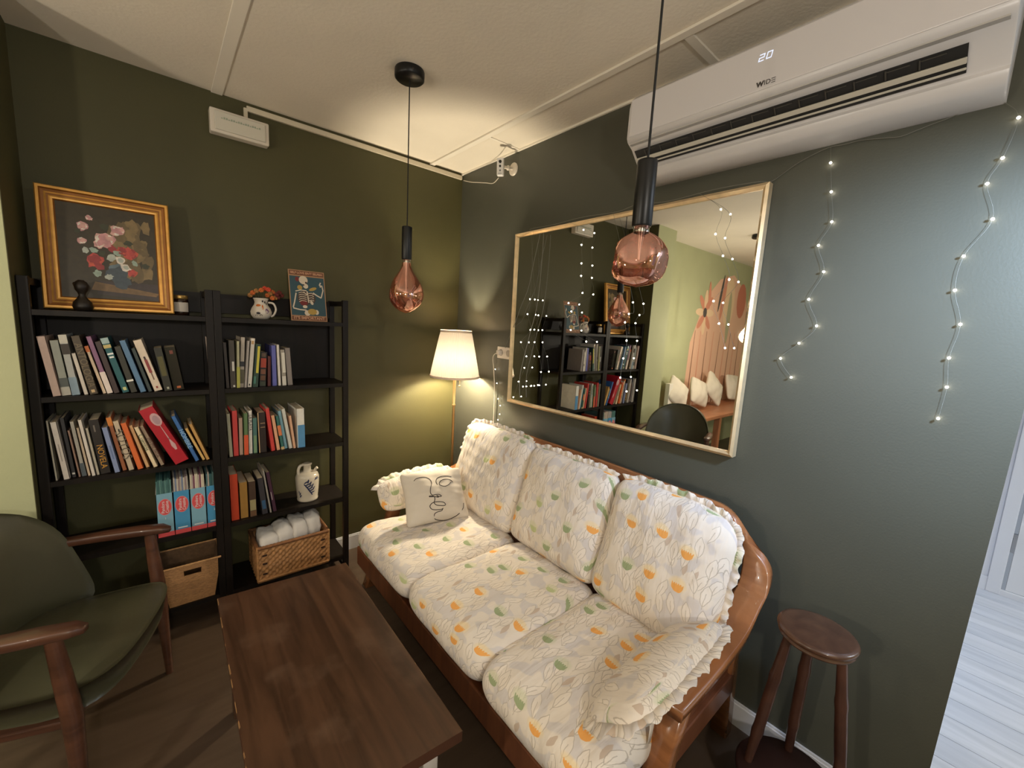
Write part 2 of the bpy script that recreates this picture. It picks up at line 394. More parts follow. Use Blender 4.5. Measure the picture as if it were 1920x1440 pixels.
def pendant(x, y, zs0, zs1, prof, wob, label, lit=False):
    """zs1 socket top, zs0 socket bottom; prof = bulb profile [(r, z)] from the neck down"""
    r = empty('pendant_lamp', (x, y, H), label=label, cat='lamp', group=None)
    MB().lathe([(.058, H), (.060, H - .004), (.060, H - .030), (.054, H - .036), (0.004, H - .037)], (x, y, 0), 32).build('canopy', M_blk, r)
    MB().tube([(x, y, H - .036), (x, y, (H + zs1) / 2), (x, y, zs1)], .0026, 6).build('cord', M_cord, r)
    MB().lathe([(.004, zs1 + .004), (.0205, zs1), (.0215, zs1 - .004), (.0215, zs0 + .003), (.020, zs0)], (x, y, 0), 28).build('socket', M_blk, r)
    MB().lathe([(.0195, zs0 - .001), (.017, zs0 - .004), (.0165, prof[0][1] + .012), (.0175, prof[0][1])], (x, y, 0), 20, cap=False).build('bulb_neck', M_clear, r)
    g = MB().lathe(prof, (x, y, 0), 48, cap=False, wob=wob)
    b = g.build('glass_bulb', lit if lit else M_pink, r)
    zc = prof[len(prof) // 2][1]
    MB().lathe([(.010, zs0), (.008, zs0 - .02), (.004, zc + .03), (.003, zc + .01)], (x, y, 0), 10).build('stem', M_capm, b)
    pts = [(x + .012 * cos(a * 1.3) * (1 - a / 16), y + .012 * sin(a * 1.3) * (1 - a / 16), zc + .018 - a * .0035) for a in [k * .5 for k in range(24)]]
    MB().tube(spline(pts, 2), .0008, 5).build('filament', M_fil, b)
    return r
def drop_prof(zt, zb, R):
    hh = zt - zb; out = []
    for t, k in ((0, .25), (.08, .28), (.17, .40), (.28, .62), (.40, .83), (.50, .95), (.60, 1), (.68, .99), (.76, .92), (.84, .78), (.91, .58), (.97, .30), (1, .02)):
        out.append((R * k, zt - hh * t))
    return out
pendant(-.806, -.83, 1.750, 1.887, drop_prof(1.737, 1.520, .074), lambda a, z: 1 + .045 * sin(3 * a + z * 25) * (1 if z < 1.66 else .2),
        'black pendant lamp with unlit drop-shaped rose glass bulb, hanging nearer the bookcases')
def glob_prof(zt, zb, R):
    hh = zt - zb; out = [(R * .30, zt)]
    for t, k in ((.05, .48), (.12, .66), (.2, .80), (.32, .94), (.45, 1), (.58, 1.0), (.70, .95), (.80, .85), (.88, .70), (.95, .46), (1, .03)):
        out.append((R * k, zt - hh * t))
    return out
def dents(a, z):
    v = 1
    for da, dz, rr in ((2.2, 1.655, .9), (3.6, 1.66, .8), (4.9, 1.63, .8), (6.0, 1.665, .8), (1.0, 1.63, .8)):
        q = (((a - da + pi) % (2 * pi) - pi) / (.55 * rr)) ** 2 + ((z - dz) / .028) ** 2
        v -= .17 * math.exp(-q * q)
    return v
pendant(-.818, -2.0, 1.722, 1.858, glob_prof(1.709, 1.592, .064), dents,
        'black pendant lamp with unlit round dented rose glass bulb, hanging in front of the mirror')
pendant(-2.93, -.867, 1.62, 1.757, drop_prof(1.61, 1.44, .06), None,
        'lit pendant lamp seen only in the mirror, in front of the painted flowers', lit=lit_glass('lit_warm_glass', (255, 214, 150), 30))

e = empty('added_spot', (-.56, -3.02, H), label='added unseen black ceiling spot casting a cool glow on the wall with the fairy lights', cat='lamp')  # unseen fixture made up to carry the added cool beam
MB().lathe([(.05, H), (.05, H - .02), (.045, H - .024), (.004, H - .025)], (-.56, -3.02, 0), 28).build('canopy', M_blk, e)
MB().tube([(-.56, -3.02, H - .02), (-.56, -3.02, 2.02)], .006, 8).build('stem', M_blk, e)
q_ = (Vector((0, -2.52, 1.52)) - Vector((-.56, -3.02, 1.93))).normalized(); Ms = frame((-.56, -3.02, 1.93), q_.orthogonal(), q_.cross(q_.orthogonal()), q_)
MB().lathe([(.018, -.10), (.034, -.095), (.036, -.004), (.033, -.004), (.031, -.02), (.012, -.024)], n=28, M=Ms).build('lamp_head', M_blk, e)
MB().lathe([(.010, -.026), (.028, -.022)], n=28, M=Ms, cap=False).build('lens', emis('added_spot_lens', (210, 228, 255), 12), e)

# emergency light with its cable duct
M_cream = mat('aged_white_plastic', (214, 204, 190), .35)
e = empty('emergency_light', (-1.295, 0, 2.36), label='white rectangular emergency light fixed high on the dark wall above the shelves', cat='light')
MB().box((-1.415, -.052, 2.31), (-1.175, 0, 2.415)).build('housing', M_cream, e, bevel=.006)
MB().box((-1.398, -.060, 2.322), (-1.192, -.050, 2.403)).build('diffuser', mat('diffuser_plastic', (206, 200, 186), .2, coat=.4), e, bevel=.004)
lt = MB()
for i in range(17):
    lt.box((-1.372 + i * .0095, -.0612, 2.372), (-1.366 + i * .0095, -.060, 2.380 if i % 3 else 2.376))
lt.build('lettering', mat('faint_green_ink', (150, 160, 140), .5), e)
c = MB().box((-1.262, -.016, 2.457), (-.012, 0, 2.482)).box((-1.275, -.016, 2.416), (-1.258, 0, 2.470))
tag(c.build('cable_duct', mat('duct_plastic', (205, 194, 172), .5), loc=(-.6, 0, 2.47), bevel=.002), 'narrow cream cable duct running under the ceiling to the corner', 'cable duct')

# security camera
e = empty('security_camera', (0, -.55, 2.40), label='small white box camera on a round bracket near the ceiling corner', cat='camera')
MB().lathe([(.036, 0), (.036, .006), (.030, .010), (.012, .012)], n=28, M=Matrix.Translation((0, -.55, 2.402)) @ Matrix.Rotation(-pi / 2, 4, 'Y')).build('wall_plate', M_cream, e)
MB().tube([(-.01, -.55, 2.402), (-.04, -.552, 2.398), (-.075, -.548, 2.395)], .009, 10).ball((-.045, -.552, 2.397), .014).build('bracket_arm', M_cream, e)
Mx = frame((-.098, -.548, 2.388), (.62, -.75, 0), (-.05, -.02, .99))
hb = MB().box((-.020, -.048, -.014), (.020, .048, .014), M=Mx).build('camera_body', mat('camera_white', (228, 226, 224), .3), e, bevel=.006)
# front face looks towards the room: local +z is x cross y
for yy, r_ in ((.026, .0085), (.002, .006)):
    MB().lathe([(r_, 0), (r_, .003), (r_ * .6, .0035)], n=20, M=Mx @ Matrix.Translation((0, yy, .0135)) ).build('camera_lens', mat('lens_black', (12, 12, 14), .12), hb)
MB().box((-.005, -.026, .0138), (.005, -.016, .0145), M=Mx).box((-.011, -.038, .0138), (.011, -.035, .0145), M=Mx).build('marking', mat('grey_print', (130, 132, 134), .5), hb)
MB().tube(spline([(-.095, -.53, 2.335), (-.05, -.42, 2.34), (-.02, -.30, 2.375), (-.015, -.2, 2.40), (-.012, -.12, 2.42), (-.01, -.03, 2.45)], 5), .0022, 6).build('cable', M_cream, e)

# air conditioner
e = empty('air_conditioner', (0, -1.98, 2.10), label='large white wall air conditioner under the ceiling showing the number 20', cat='air conditioner')
y0, y1 = -2.470, -1.492
M_ac = mat('ac_white', (214, 211, 212), .32)
def ac_prof():  # (x, z) going round, front panel and lower lip
    return [(0, 2.105), (0, 2.40), (-.15, 2.40), (-.185, 2.392), (-.205, 2.372), (-.212, 2.345), (-.214, 2.235), (-.207, 2.222), (-.19, 2.212),
            (-.176, 2.205), (-.12, 2.150), (-.118, 2.146), (-.125, 2.135), (-.12, 2.118), (-.10, 2.106), (-.05, 2.100)]
P = ac_prof(); n = len(P)
hb = MB()
ys = [y0, y0 + .004, y1 - .004, y1]; sc = [.985, 1, 1, .985]
V = []
for yy, s_ in zip(ys, sc):
    for (px_, pz_) in P: V.append((px_ * s_, yy, 2.25 + (pz_ - 2.25) * s_))
F = []
for j in range(3):
    for i in range(n): k_ = (i + 1) % n; F.append((j * n + i, j * n + k_, (j + 1) * n + k_, (j + 1) * n + i))
F += [tuple(range(n)), tuple(range(4 * n - 1, 3 * n - 1, -1))]
hb.add(V, F); ho = hb.build('housing', M_ac, e, smooth=True); ho.data.set_sharp_from_angle(angle=RD(38))
# seam under the front panel and the air outlet
MB().box((-.2165, y0 + .012, 2.236), (-.211, y1 - .012, 2.368)).build('front_panel', mat('ac_panel_white', (216, 212, 214), .3, coat=.1), e, bevel=.0025)
def slant(u, v, w):  # outlet local frame: u along y, v down the slope, w out of it
    a = Vector((-.180, 0, 2.203)); b_ = Vector((-.122, 0, 2.150)); t = (b_ - a).normalized(); nn = Vector((-.68, 0, -.73)).normalized()
    p = a + t * v + nn * w; return (p.x, u, p.z)
def sbox(mb, u0, u1, v0, v1, w0, w1, mi=0):
    V = [slant(u, v, w) for w in (w0, w1) for (u, v) in ((u0, v0), (u1, v0), (u1, v1), (u0, v1))]
    return mb.add(V, [(0, 1, 2, 3), (7, 6, 5, 4), (0, 4, 5, 1), (1, 5, 6, 2), (2, 6, 7, 3), (3, 7, 4, 0)], mi)
ob = MB(); sbox(ob, y0 + .07, y1 - .015, .008, .074, .0005, .0025); o_ = ob.build('air_outlet', mat('outlet_dark', (30, 30, 31), .6), e)
lv = MB(); sbox(lv, y0 + .07, y1 - .012, .036, .050, .004, .010); sbox(lv, y0 + .07, y1 - .012, .060, .066, .003, .006); lv.build('louver', mat('louver_white', (200, 194, 182), .35), e, bevel=.002)
fn = MB()
for i in range(13):
    u = y1 - .06 - i * .064; sbox(fn, u, u + .003, .012, .034, .002, .006); sbox(fn, u - .045, u, .014, .0165, .002, .005)
fn.build('outlet_vane', mat('vane_grey', (66, 63, 58), .5), e)
MB().box((-.205, y0 + .01, 2.211), (-.188, y1 - .01, 2.215)).build('lower_strip', mat('ac_grey', (186, 182, 178), .4), e)
Mt = frame((-.2172, -1.973, 2.328), (0, -1, 0), (0, 0, 1))
# seven segment digits
dg = MB()
def seg(cx, segs):
    wd, ht, th, sl = .0075, .0095, .0022, .18
    D = {'a': ((-wd, ht * 2 - th), (wd, ht * 2)), 'g': ((-wd, ht - th / 2), (wd, ht + th / 2)), 'd': ((-wd, 0), (wd, th)),
         'b': ((wd - th, ht), (wd, 2 * ht)), 'c': ((wd - th, 0), (wd, ht)), 'f': ((-wd, ht), (-wd + th, 2 * ht)), 'e': ((-wd, 0), (-wd + th, ht))}
    for s_ in segs:
        (a0, b0), (a1, b1) = D[s_]
        V = [Mt @ Vector((cx + a + sl * b - .003, b - .0095, 0)) for a, b in ((a0, b0), (a1, b0), (a1, b1), (a0, b1))]
        dg.poly(V)
seg(-.0105, 'abged'); seg(.0105, 'abcdef')
dg.build('temperature_display', emis('display_white', (225, 232, 255), 1.3), e)
Mt = frame((-.2172, -1.985, 2.252), (0, -1, 0), (0, 0, 1))
M_ink = mat('grey_ink', (70, 66, 64), .5)
text('W', .0185, M_ink, e, Mt @ Matrix.Translation((-.0195, 0, 0)), 'brand_lettering', .0004, 1, .0010); text('ID', .0185, M_ink, e, Mt @ Matrix.Translation((.0005, 0, 0)), 'brand_lettering', .0004, 1.05, 0)
ee = MB()
for k in range(3): ee.box((.0115, -.0066 + k * .0056, 0), (.0225, -.0050 + k * .0056, .0005), M=Mt)
ee.build('brand_lettering', M_ink, e)

# double socket with plugs
e = empty('wall_socket', (0, -.56, 1.32), label='white double wall socket left of the mirror with cords plugged in', cat='socket')
MB().box((-.010, -.636, 1.283), (0, -.488, 1.356)).build('face_plate', mat('socket_white', (226, 216, 204), .35), e, bevel=.003)
for yy in (-.525, -.60):
    MB().lathe([(.021, 0), (.021, .002), (.017, .0025)], n=22, M=Matrix.Translation((-.010, yy, 1.32)) @ Matrix.Rotation(-pi / 2, 4, 'Y')).build('outlet', mat('outlet_grey', (168, 158, 148), .5), e)
MB().box((-.042, -.545, 1.305), (-.012, -.515, 1.335)).build('plug', M_cream, e, bevel=.006)
p = MB().tube(spline([(-.042, -.53, 1.32), (-.05, -.50, 1.29), (-.02, -.475, 1.20), (-.012, -.485, 1.05), (-.012, -.487, .9), (-.012, -.487, .6)], 6), .003, 6)
p.build('cord', mat('white_cord', (214, 204, 184), .5), e)

# ================================================================ mirror
e = empty('wall_mirror', (-.02, -1.32, 1.53), label='large rectangular mirror with thin gilt frame on the grey-green wall', cat='mirror')
c4 = [(-.026, -.640, 1.030), (-.026, -1.958, 1.050), (-.030, -1.961, 2.020), (-.030, -.637, 2.015)]
m_mir = bpy.data.materials.new('mirror_glass'); m_mir.use_nodes = True
b_ = m_mir.node_tree.nodes['Principled BSDF']; b_.inputs['Metallic'].default_value = 1; b_.inputs['Roughness'].default_value = .012; b_.inputs['Base Color'].default_value = (.86, .87, .85, 1)
Ci = Vector((-.026, -1.30, 1.53))
gl = [Vector(q) for q in c4]; inn = [q + (Vector((-.024, Ci.y, Ci.z)) - q).normalized() * .024 for q in gl]
g = MB(); Vf = [Vector((-.024, q.y, q.z)) for q in gl]; Vb = [Vector((-.006, q.y, q.z)) for q in gl]
g.add(Vf + Vb, [(0, 1, 2, 3), (7, 6, 5, 4), (0, 4, 5, 1), (1, 5, 6, 2), (2, 6, 7, 3), (3, 7, 4, 0)])
g.build('mirror_glass', m_mir, e)
fr = MB(); M_gilt = mat('pale_gilt', (226, 200, 158), .32, .55, noise=.1, nscale=30)
for i in range(4):
    a, b2 = gl[i], gl[(i + 1) % 4]; t = (b2 - a).normalized(); nrm = Vector((-1, 0, 0)); w_ = t.cross(nrm); w_.normalize()
    if (Ci - a).dot(w_) < 0: w_ = -w_
    ia, ib = a + w_ * .017 + t * .017, b2 + w_ * .017 - t * .017
    oa, ob2 = a - w_ * .002 - t * .002, b2 - w_ * .002 + t * .002
    def X_(v, x): return Vector((x, v.y, v.z))
    ma, mb_ = (ia + oa) / 2, (ib + ob2) / 2
    V = [X_(oa, -.003), X_(ob2, -.003), X_(oa, -.034), X_(ob2, -.034), X_(ma, -.040), X_(mb_, -.040), X_(ia, -.030), X_(ib, -.030), X_(ia, -.003), X_(ib, -.003)]
    fr.add(V, [(0, 1, 3, 2), (2, 3, 5, 4), (4, 5, 7, 6), (6, 7, 9, 8), (8, 9, 1, 0), (0, 2, 4, 6, 8), (9, 7, 5, 3, 1)])
fr.build('mirror_frame', M_gilt, e)

# ================================================================ floor lamp
LX, LY = -.175, -.260
e = empty('floor_lamp', (LX, LY, 0), label='brass floor lamp with pleated cream shade lit in the corner behind the sofa', cat='lamp')
M_brass = mat('antique_brass', (214, 182, 124), .35, .7)
MB().lathe([(.12, 0), (.12, .012), (.11, .02), (.03, .03), (.012, .05)], (LX, LY, 0), 36).build('base', M_brass, e)
MB().lathe([(.0085, .05), (.0085, .94), (.012, .945), (.012, .953), (.0085, .958), (.0095, 1.06), (.012, 1.14), (.013, 1.165), (.008, 1.175)], (LX, LY, 0), 16).build('pole', M_brass, e)
m = bpy.data.materials.new('shade_cloth'); m.use_nodes = True; N = m.node_tree.nodes; L = m.node_tree.links; N.remove(N['Principled BSDF'])
d1 = N.new('ShaderNodeBsdfDiffuse'); d1.inputs[0].default_value = rgb((226, 214, 200)); t1 = N.new('ShaderNodeBsdfTranslucent'); t1.inputs[0].default_value = rgb((255, 240, 220))
mx = N.new('ShaderNodeMixShader'); mx.inputs[0].default_value = .022; L.new(d1.outputs[0], mx.inputs[1]); L.new(t1.outputs[0], mx.inputs[2]); L.new(mx.outputs[0], N['Material Output'].inputs[0])
zt, zb, rt, rb = 1.434, 1.143, .099, .159
sh = MB(); NP = 72
V = []; F = []
for j in range(9):
    z = zt + (zb - zt) * j / 8; r_ = rt + (rb - rt) * j / 8
    for i in range(NP * 4):
        a = 2 * pi * i / (NP * 4); rr = r_ + .0024 * sin(NP * a) * (.4 if j in (0, 8) else 1); V.append((LX + rr * cos(a), LY + rr * sin(a), z))
for j in range(8):
    for i in range(NP * 4): k = (i + 1) % (NP * 4); F.append((j * NP * 4 + i, (j + 1) * NP * 4 + i, (j + 1) * NP * 4 + k, j * NP * 4 + k))
sh.add(V, F, 0, True); shade = sh.build('lamp_shade', m, e)
tr = MB()
for z, r_ in ((zt, rt), (zb, rb)):
    tr.lathe([(r_ + .002, z - .007), (r_ + .0035, z - .005), (r_ + .0035, z + .005), (r_ + .002, z + .007)], (LX, LY, 0), 64, cap=False)
tr.build('shade_trim', mat('shade_trim_cloth', (226, 206, 186), .8), shade)
MB().tube([(LX, LY, 1.28), (LX, LY, 1.43)], .003, 8).tube([(LX - rt, LY, 1.43), (LX + rt, LY, 1.43)], .0015, 6).tube([(LX, LY - rt, 1.43), (LX, LY + rt, 1.43)], .0015, 6).build('shade_spider', M_brass, e)
MB().lathe([(.010, 1.165), (.015, 1.175), (.015, 1.195)], (LX, LY, 0), 14).build('bulb_holder', M_brass, e)
cx_, cy_ = LX + .02, LY - .03
MB().tube([(LX, LY, 1.225), (cx_, cy_, 1.205), (cx_, cy_, 1.085)], .0011, 6).ball((cx_, cy_, 1.08), .0065).build('pull_chain', M_brass, e)

# ================================================================ sofa
YC = -1.275
M_sw = wood('honey_oak', (136, 86, 52), (166, 108, 66), .26, (1, 1, 8), 4, coat=.5)
M_fl = floral()
sofa = empty('sofa', (-.5, YC, 0), label='three-seat sofa frame of honey-brown curved wood along the mirror wall', cat='sofa')
st = []
def S(x, dy, z, w, t): return (x, dy, z + .010 * max(0, 1 - dy / .9), w, t)
half = [S(-.062, .0, .825, (.006, 0, .045), (.013, 0, -.002)), S(-.062, .45, .825, (.006, 0, .045), (.013, 0, -.002)), S(-.064, .60, .826, (.006, -.004, .045), (.013, 0, -.002)),
        S(-.066, .71, .822, (.004, -.014, .043), (.014, .001, 0)), S(-.071, .785, .787, (.0, -.030, .034), (.014, .002, .002)),
        S(-.080, .826, .728, (0, -.042, .017), (.014, .002, .004)), S(-.108, .838, .655, (0, -.046, .004), (.014, 0, .007)), S(-.170, .838, .605, (0, -.045, 0), (.008, 0, .013)), S(-.300, .845, .560, (0, -.045, 0), (.004, 0, .015)),
        S(-.480, .845, .542, (0, -.046, 0), (.002, 0, .016)), S(-.625, .842, .534, (0, -.047, 0), (.001, 0, .017)), S(-.682, .840, .532, (0, -.047, 0), (.001, 0, .017))]
def rail(sgn):
    out = []
    for x, dy, z, w, t in half:
        out.append((Vector((x, YC - sgn * dy, z)), Vector((w[0], -sgn * w[1], w[2])), Vector((t[0], -sgn * t[1], t[2]))))
    res = []
    for i in range(len(out) - 1):  # smooth interpolation of stations
        a = out[max(i - 1, 0)]; b = out[i]; c = out[i + 1]; d = out[min(i + 2, len(out) - 1)]
        for k in range(5):
            t = k / 5; q = []
            for m_ in range(3):
                q.append(.5 * ((2 * b[m_]) + (c[m_] - a[m_]) * t + (2 * a[m_] - 5 * b[m_] + 4 * c[m_] - d[m_]) * t * t + (3 * b[m_] - a[m_] - 3 * c[m_] + d[m_]) * t ** 3))
            q[1] = q[1].normalized() * .0455; q[2] = (q[2] - q[1] * (q[2].dot(q[1]) / q[1].length_squared)).normalized() * .015
            res.append(tuple(q))
    res.append(out[-1]); return res
near = rail(1); far = [(c, w, t) for c, w, t in reversed(rail(-1))]
# flip width on far side so the section does not twist
far = [(c, w, t) for c, w, t in far]
MB().sweep(far[:-1] + near).build('curved_rail', M_sw, sofa)
for sg in (1, -1):
    y = YC - sg * .842
    lg = MB()
    stn = [((-.640, y, .518), (0, .040, 0), (.030, 0, .0)), ((-.665, y, .42), (0, .034, 0), (.030, 0, 0)), ((-.70, y, .28), (0, .030, 0), (.034, 0, .0)), ((-.76, y, .12), (0, .028, 0), (.038, 0, 0)), ((-.80, y, 0), (0, .027, 0), (.036, 0, 0))]
    lg.sweep(stn); lg.build('front_leg', M_sw, sofa)
    y = YC - sg * .785
    MB().sweep([((-.12, y, .60), (0, .03, 0), (.028, 0, 0)), ((-.10, y, .3), (0, .03, 0), (.028, 0, 0)), ((-.07, y, 0), (0, .03, 0), (.028, 0, 0))]).build('rear_leg', M_sw, sofa)
    MB().sweep([((-.34, y, .545), (0, .02, 0), (.03, 0, .02)), ((-.45, y, .40), (0, .02, 0), (.028, 0, .02)), ((-.60, y, .28), (0, .02, 0), (.012, 0, .03)), ((-.72, y, .22), (0, .02, 0), (.0, 0, .034))]).build('side_brace', M_sw, sofa)
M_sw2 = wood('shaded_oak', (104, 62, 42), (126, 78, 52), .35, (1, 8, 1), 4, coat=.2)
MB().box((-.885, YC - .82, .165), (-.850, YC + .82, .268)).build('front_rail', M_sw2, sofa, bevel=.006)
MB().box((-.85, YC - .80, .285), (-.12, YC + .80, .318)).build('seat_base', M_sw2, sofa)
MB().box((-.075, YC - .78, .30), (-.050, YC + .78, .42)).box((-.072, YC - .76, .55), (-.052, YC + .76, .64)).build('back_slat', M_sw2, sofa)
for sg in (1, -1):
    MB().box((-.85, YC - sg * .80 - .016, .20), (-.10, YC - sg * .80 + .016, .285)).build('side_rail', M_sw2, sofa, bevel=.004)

def cushion(name, M, w, l, h, k=6, crown=.35, seed=0, wr=.004, n=22, skew=0, kz=3.2, uvs=(0, 0), parent=None, material=None, label=None, cat='cushion', group=None, front=False, corner=None, box=.52):
    """rounded, crowned cushion; local x=width y=length z=thickness (top = +z)"""
    rnd = random.Random(seed); ph = [rnd.random() * 6 for _ in range(8)]
    idx = {}; V = []; UV = []; F = []
    def vid(a, b, c):
        key = (a, b, c)
        if key in idx: return idx[key]
        x, y, z = (2 * a / n - 1), (2 * b / n - 1), (2 * c / 4 - 1)
        kk = k
        q = (abs(x) ** kk + abs(y) ** kk) ** (1 / kk); mxy = max(abs(x), abs(y)); s_ = mxy / q if q > 1e-6 else 1
        X, Y = x * s_, y * s_
        e_ = max(abs(X) , abs(Y)); e_ = (abs(X) ** kk + abs(Y) ** kk) ** (1 / kk)
        edge = max(0, 1 - e_ ** kz)
        if corner:
            X, Y = corner(X, Y)
        inset = 1 - .07 * (z * z)
        zz = z * (box + (1 - box) * edge ** .5) * (1 + crown * (1 - X * X) * (1 - Y * Y)) / (1 + crown * .3)
        dz = wr * (sin(9 * X + ph[0] + 3 * Y) + sin(5 * Y + ph[1]) * .8 + sin(14 * X - 6 * Y + ph[2]) * .5 + .6 * sin(23 * Y + 3 * X + ph[3]))
        px_, py_, pz_ = X * w / 2 * inset, Y * l / 2 * inset, zz * h / 2 + dz * (1 if z > 0 else .3)
        idx[key] = len(V); V.append(M @ Vector((px_ + skew * Y * l / 2, py_, pz_)))
        UV.append((px_ + uvs[0], py_ + uvs[1] - (1 - z) * h * .5 * (1 if Y < 0 else -1) * (1 if e_ > .93 else .0)))
        return idx[key]
    for i in range(n):
        for j in range(n):
            F.append((vid(i, j, 4), vid(i + 1, j, 4), vid(i + 1, j + 1, 4), vid(i, j + 1, 4)))
            F.append((vid(i, j, 0), vid(i, j + 1, 0), vid(i + 1, j + 1, 0), vid(i + 1, j, 0)))
        for c in range(4):
            F.append((vid(i, 0, c), vid(i + 1, 0, c), vid(i + 1, 0, c + 1), vid(i, 0, c + 1)))
            F.append((vid(i, n, c), vid(i, n, c + 1), vid(i + 1, n, c + 1), vid(i + 1, n, c)))
            F.append((vid(0, i, c), vid(0, i, c + 1), vid(0, i + 1, c + 1), vid(0, i + 1, c)))
            F.append((vid(n, i, c), vid(n, i + 1, c), vid(n, i + 1, c + 1), vid(n, i, c + 1)))
    mb = MB(); mb.add(V, F, 0, True); mb.uv = UV
    o = mb.build(name, material or M_fl, parent, loc=None if parent else M.translation, sub=1)
    if label: tag(o, label, cat, group)
    return o
def ruffle(pts, outs, width, parent, seed=0, amp=.004, n=6, name='ruffle', m=None):
    """gathered frill along pts, outs = outward direction at each point"""
    rnd = random.Random(seed); P = spline(pts, n * 3); O = spline(outs, n * 3); V = []; F = []; UV = []; s_ = 0
    for i, (p, o_) in enumerate(zip(P, O)):
        o_ = o_.normalized(); t = (P[min(i + 1, len(P) - 1)] - P[max(i - 1, 0)]).normalized(); nn = t.cross(o_).normalized()
        if i: s_ += (P[i] - P[i - 1]).length
        a = sin(s_ * 190 + rnd.random() * .5) * amp + sin(s_ * 71) * amp * .6; wd = width * (1 + .18 * sin(s_ * 95 + 1) + rnd.random() * .12)
        for k_, f in enumerate((0, .5, 1)):
            V.append(p - o_ * .006 + o_ * (wd + .006) * f + nn * a * f); UV.append((s_ + .3, f * wd + seed * .37))
    for i in range(len(P) - 1):
        for k_ in range(2): F.append((i * 3 + k_, i * 3 + k_ + 1, (i + 1) * 3 + k_ + 1, (i + 1) * 3 + k_))
    mb = MB(); mb.add(V, F, 0, True); mb.uv = UV
    return mb.build(name, m or M_fl, parent, solid=.0015)
# seat cushions
def corner3(X, Y): return X, Y
for i, (ya, yb, lab) in enumerate(((-.575, -1.140, 'floral seat cushion at the far end of the sofa under the line-drawn pillow'), (-1.135, -1.640, 'floral seat cushion in the middle of the sofa'), (-1.635, -2.095, 'floral seat cushion at the near end of the sofa beside the stool'))):
    yc = (ya + yb) / 2; xc = -.63
    M = frame((xc, yc, .395), (0, -1, 0), (1, 0, 0), (0, 0, 1))
    M = frame((xc, yc, .395), (0, -1, 0), (1, 0, .0), None)
    o = cushion('seat_cushion', M, abs(yb - ya) + .012, .635, .150, k=9, crown=.14, box=.78, seed=i + 1, wr=.0035, uvs=(i * .71, i * .43), label=lab, group='floral seat cushions of the sofa')
    pts = [M @ Vector((sx * (abs(yb - ya) / 2 - .012), -.05 + .3 * t, .052)) for sx, t in ((1, -.6), (1, 0), (1, .6), (1, 1.1))]
    if i == 1: ruffle([p_ + Vector((0, 0, -.012)) for p_ in pts], [Vector((0, -.75, .45))] * 4, .030, o, seed=i, name='ruffle', amp=.002)
# back cushions
u = Vector((.36, 0, .933)); nrm = Vector((-.933, 0, .36))
for i, (ya, yb, lab, hh) in enumerate(((-.515, -1.090, 'floral back cushion at the far end of the sofa near the floor lamp', .50), (-1.085, -1.600, 'floral back cushion in the middle of the sofa', .47), (-1.600, -2.085, 'floral back cushion at the near end of the sofa', .49))):
    yc = (ya + yb) / 2; cz = .668 if i else .672
    ctr = Vector((-.262, yc, cz))
    M = frame(ctr, (0, -1, 0), u, nrm)
    w = abs(yb - ya)
    def cn(X, Y, i=i):
        if i == 2 and X > 0 and Y > -.2: return X, Y - .16 * X ** 3 * max(0, Y + .2)
        if i == 0 and X < 0 and Y > 0: return X, Y - .05 * (-X) ** 3 * Y
        return X, Y
    o = cushion('back_cushion', M, w + .006, hh, .165, k=14 if i == 1 else 9, crown=.24, seed=i + 11, wr=.003, uvs=(i * .83 + .2, i * .57 + 2.1), label=lab, group='floral back cushions of the sofa', corner=cn, skew=-.05 if i < 2 else -.02)
    sk = -.05 if i < 2 else -.02
    def E_(X, Y):
        kk = 14 if i == 1 else 9; q = (abs(X) ** kk + abs(Y) ** kk) ** (1 / kk); X, Y = cn(X / q, Y / q); return M @ Vector((X * (w + .006) / 2 * .985 + sk * Y * hh / 2, Y * hh / 2 * .985, .012))
    path = [(-.97, .98), (-.6, 1), (-.2, 1), (.2, 1), (.6, 1), (.97, .98)]
    if i == 2: path = [(-.97, 1), (-.5, 1), (0, 1), (.5, 1), (.8, 1), (1, .9), (1, .5), (1, .1), (1, -.3), (1, -.6)]
    if i == 0: path = [(-1, .2), (-1, .7), (-.97, .98), (-.6, 1), (-.2, 1), (.2, 1), (.6, 1), (.97, .98)]
    pts = [E_(*q) for q in path]; outs = [(p_ - M.translation) for p_ in pts]
    outs = [(M.to_3x3() @ Vector(((q[0] if abs(q[0]) > .9 else 0), (q[1] if abs(q[1]) > .85 else 0), .25))) for q in path]
    ruffle(pts, outs, .022, o, seed=i + 5, amp=.005)
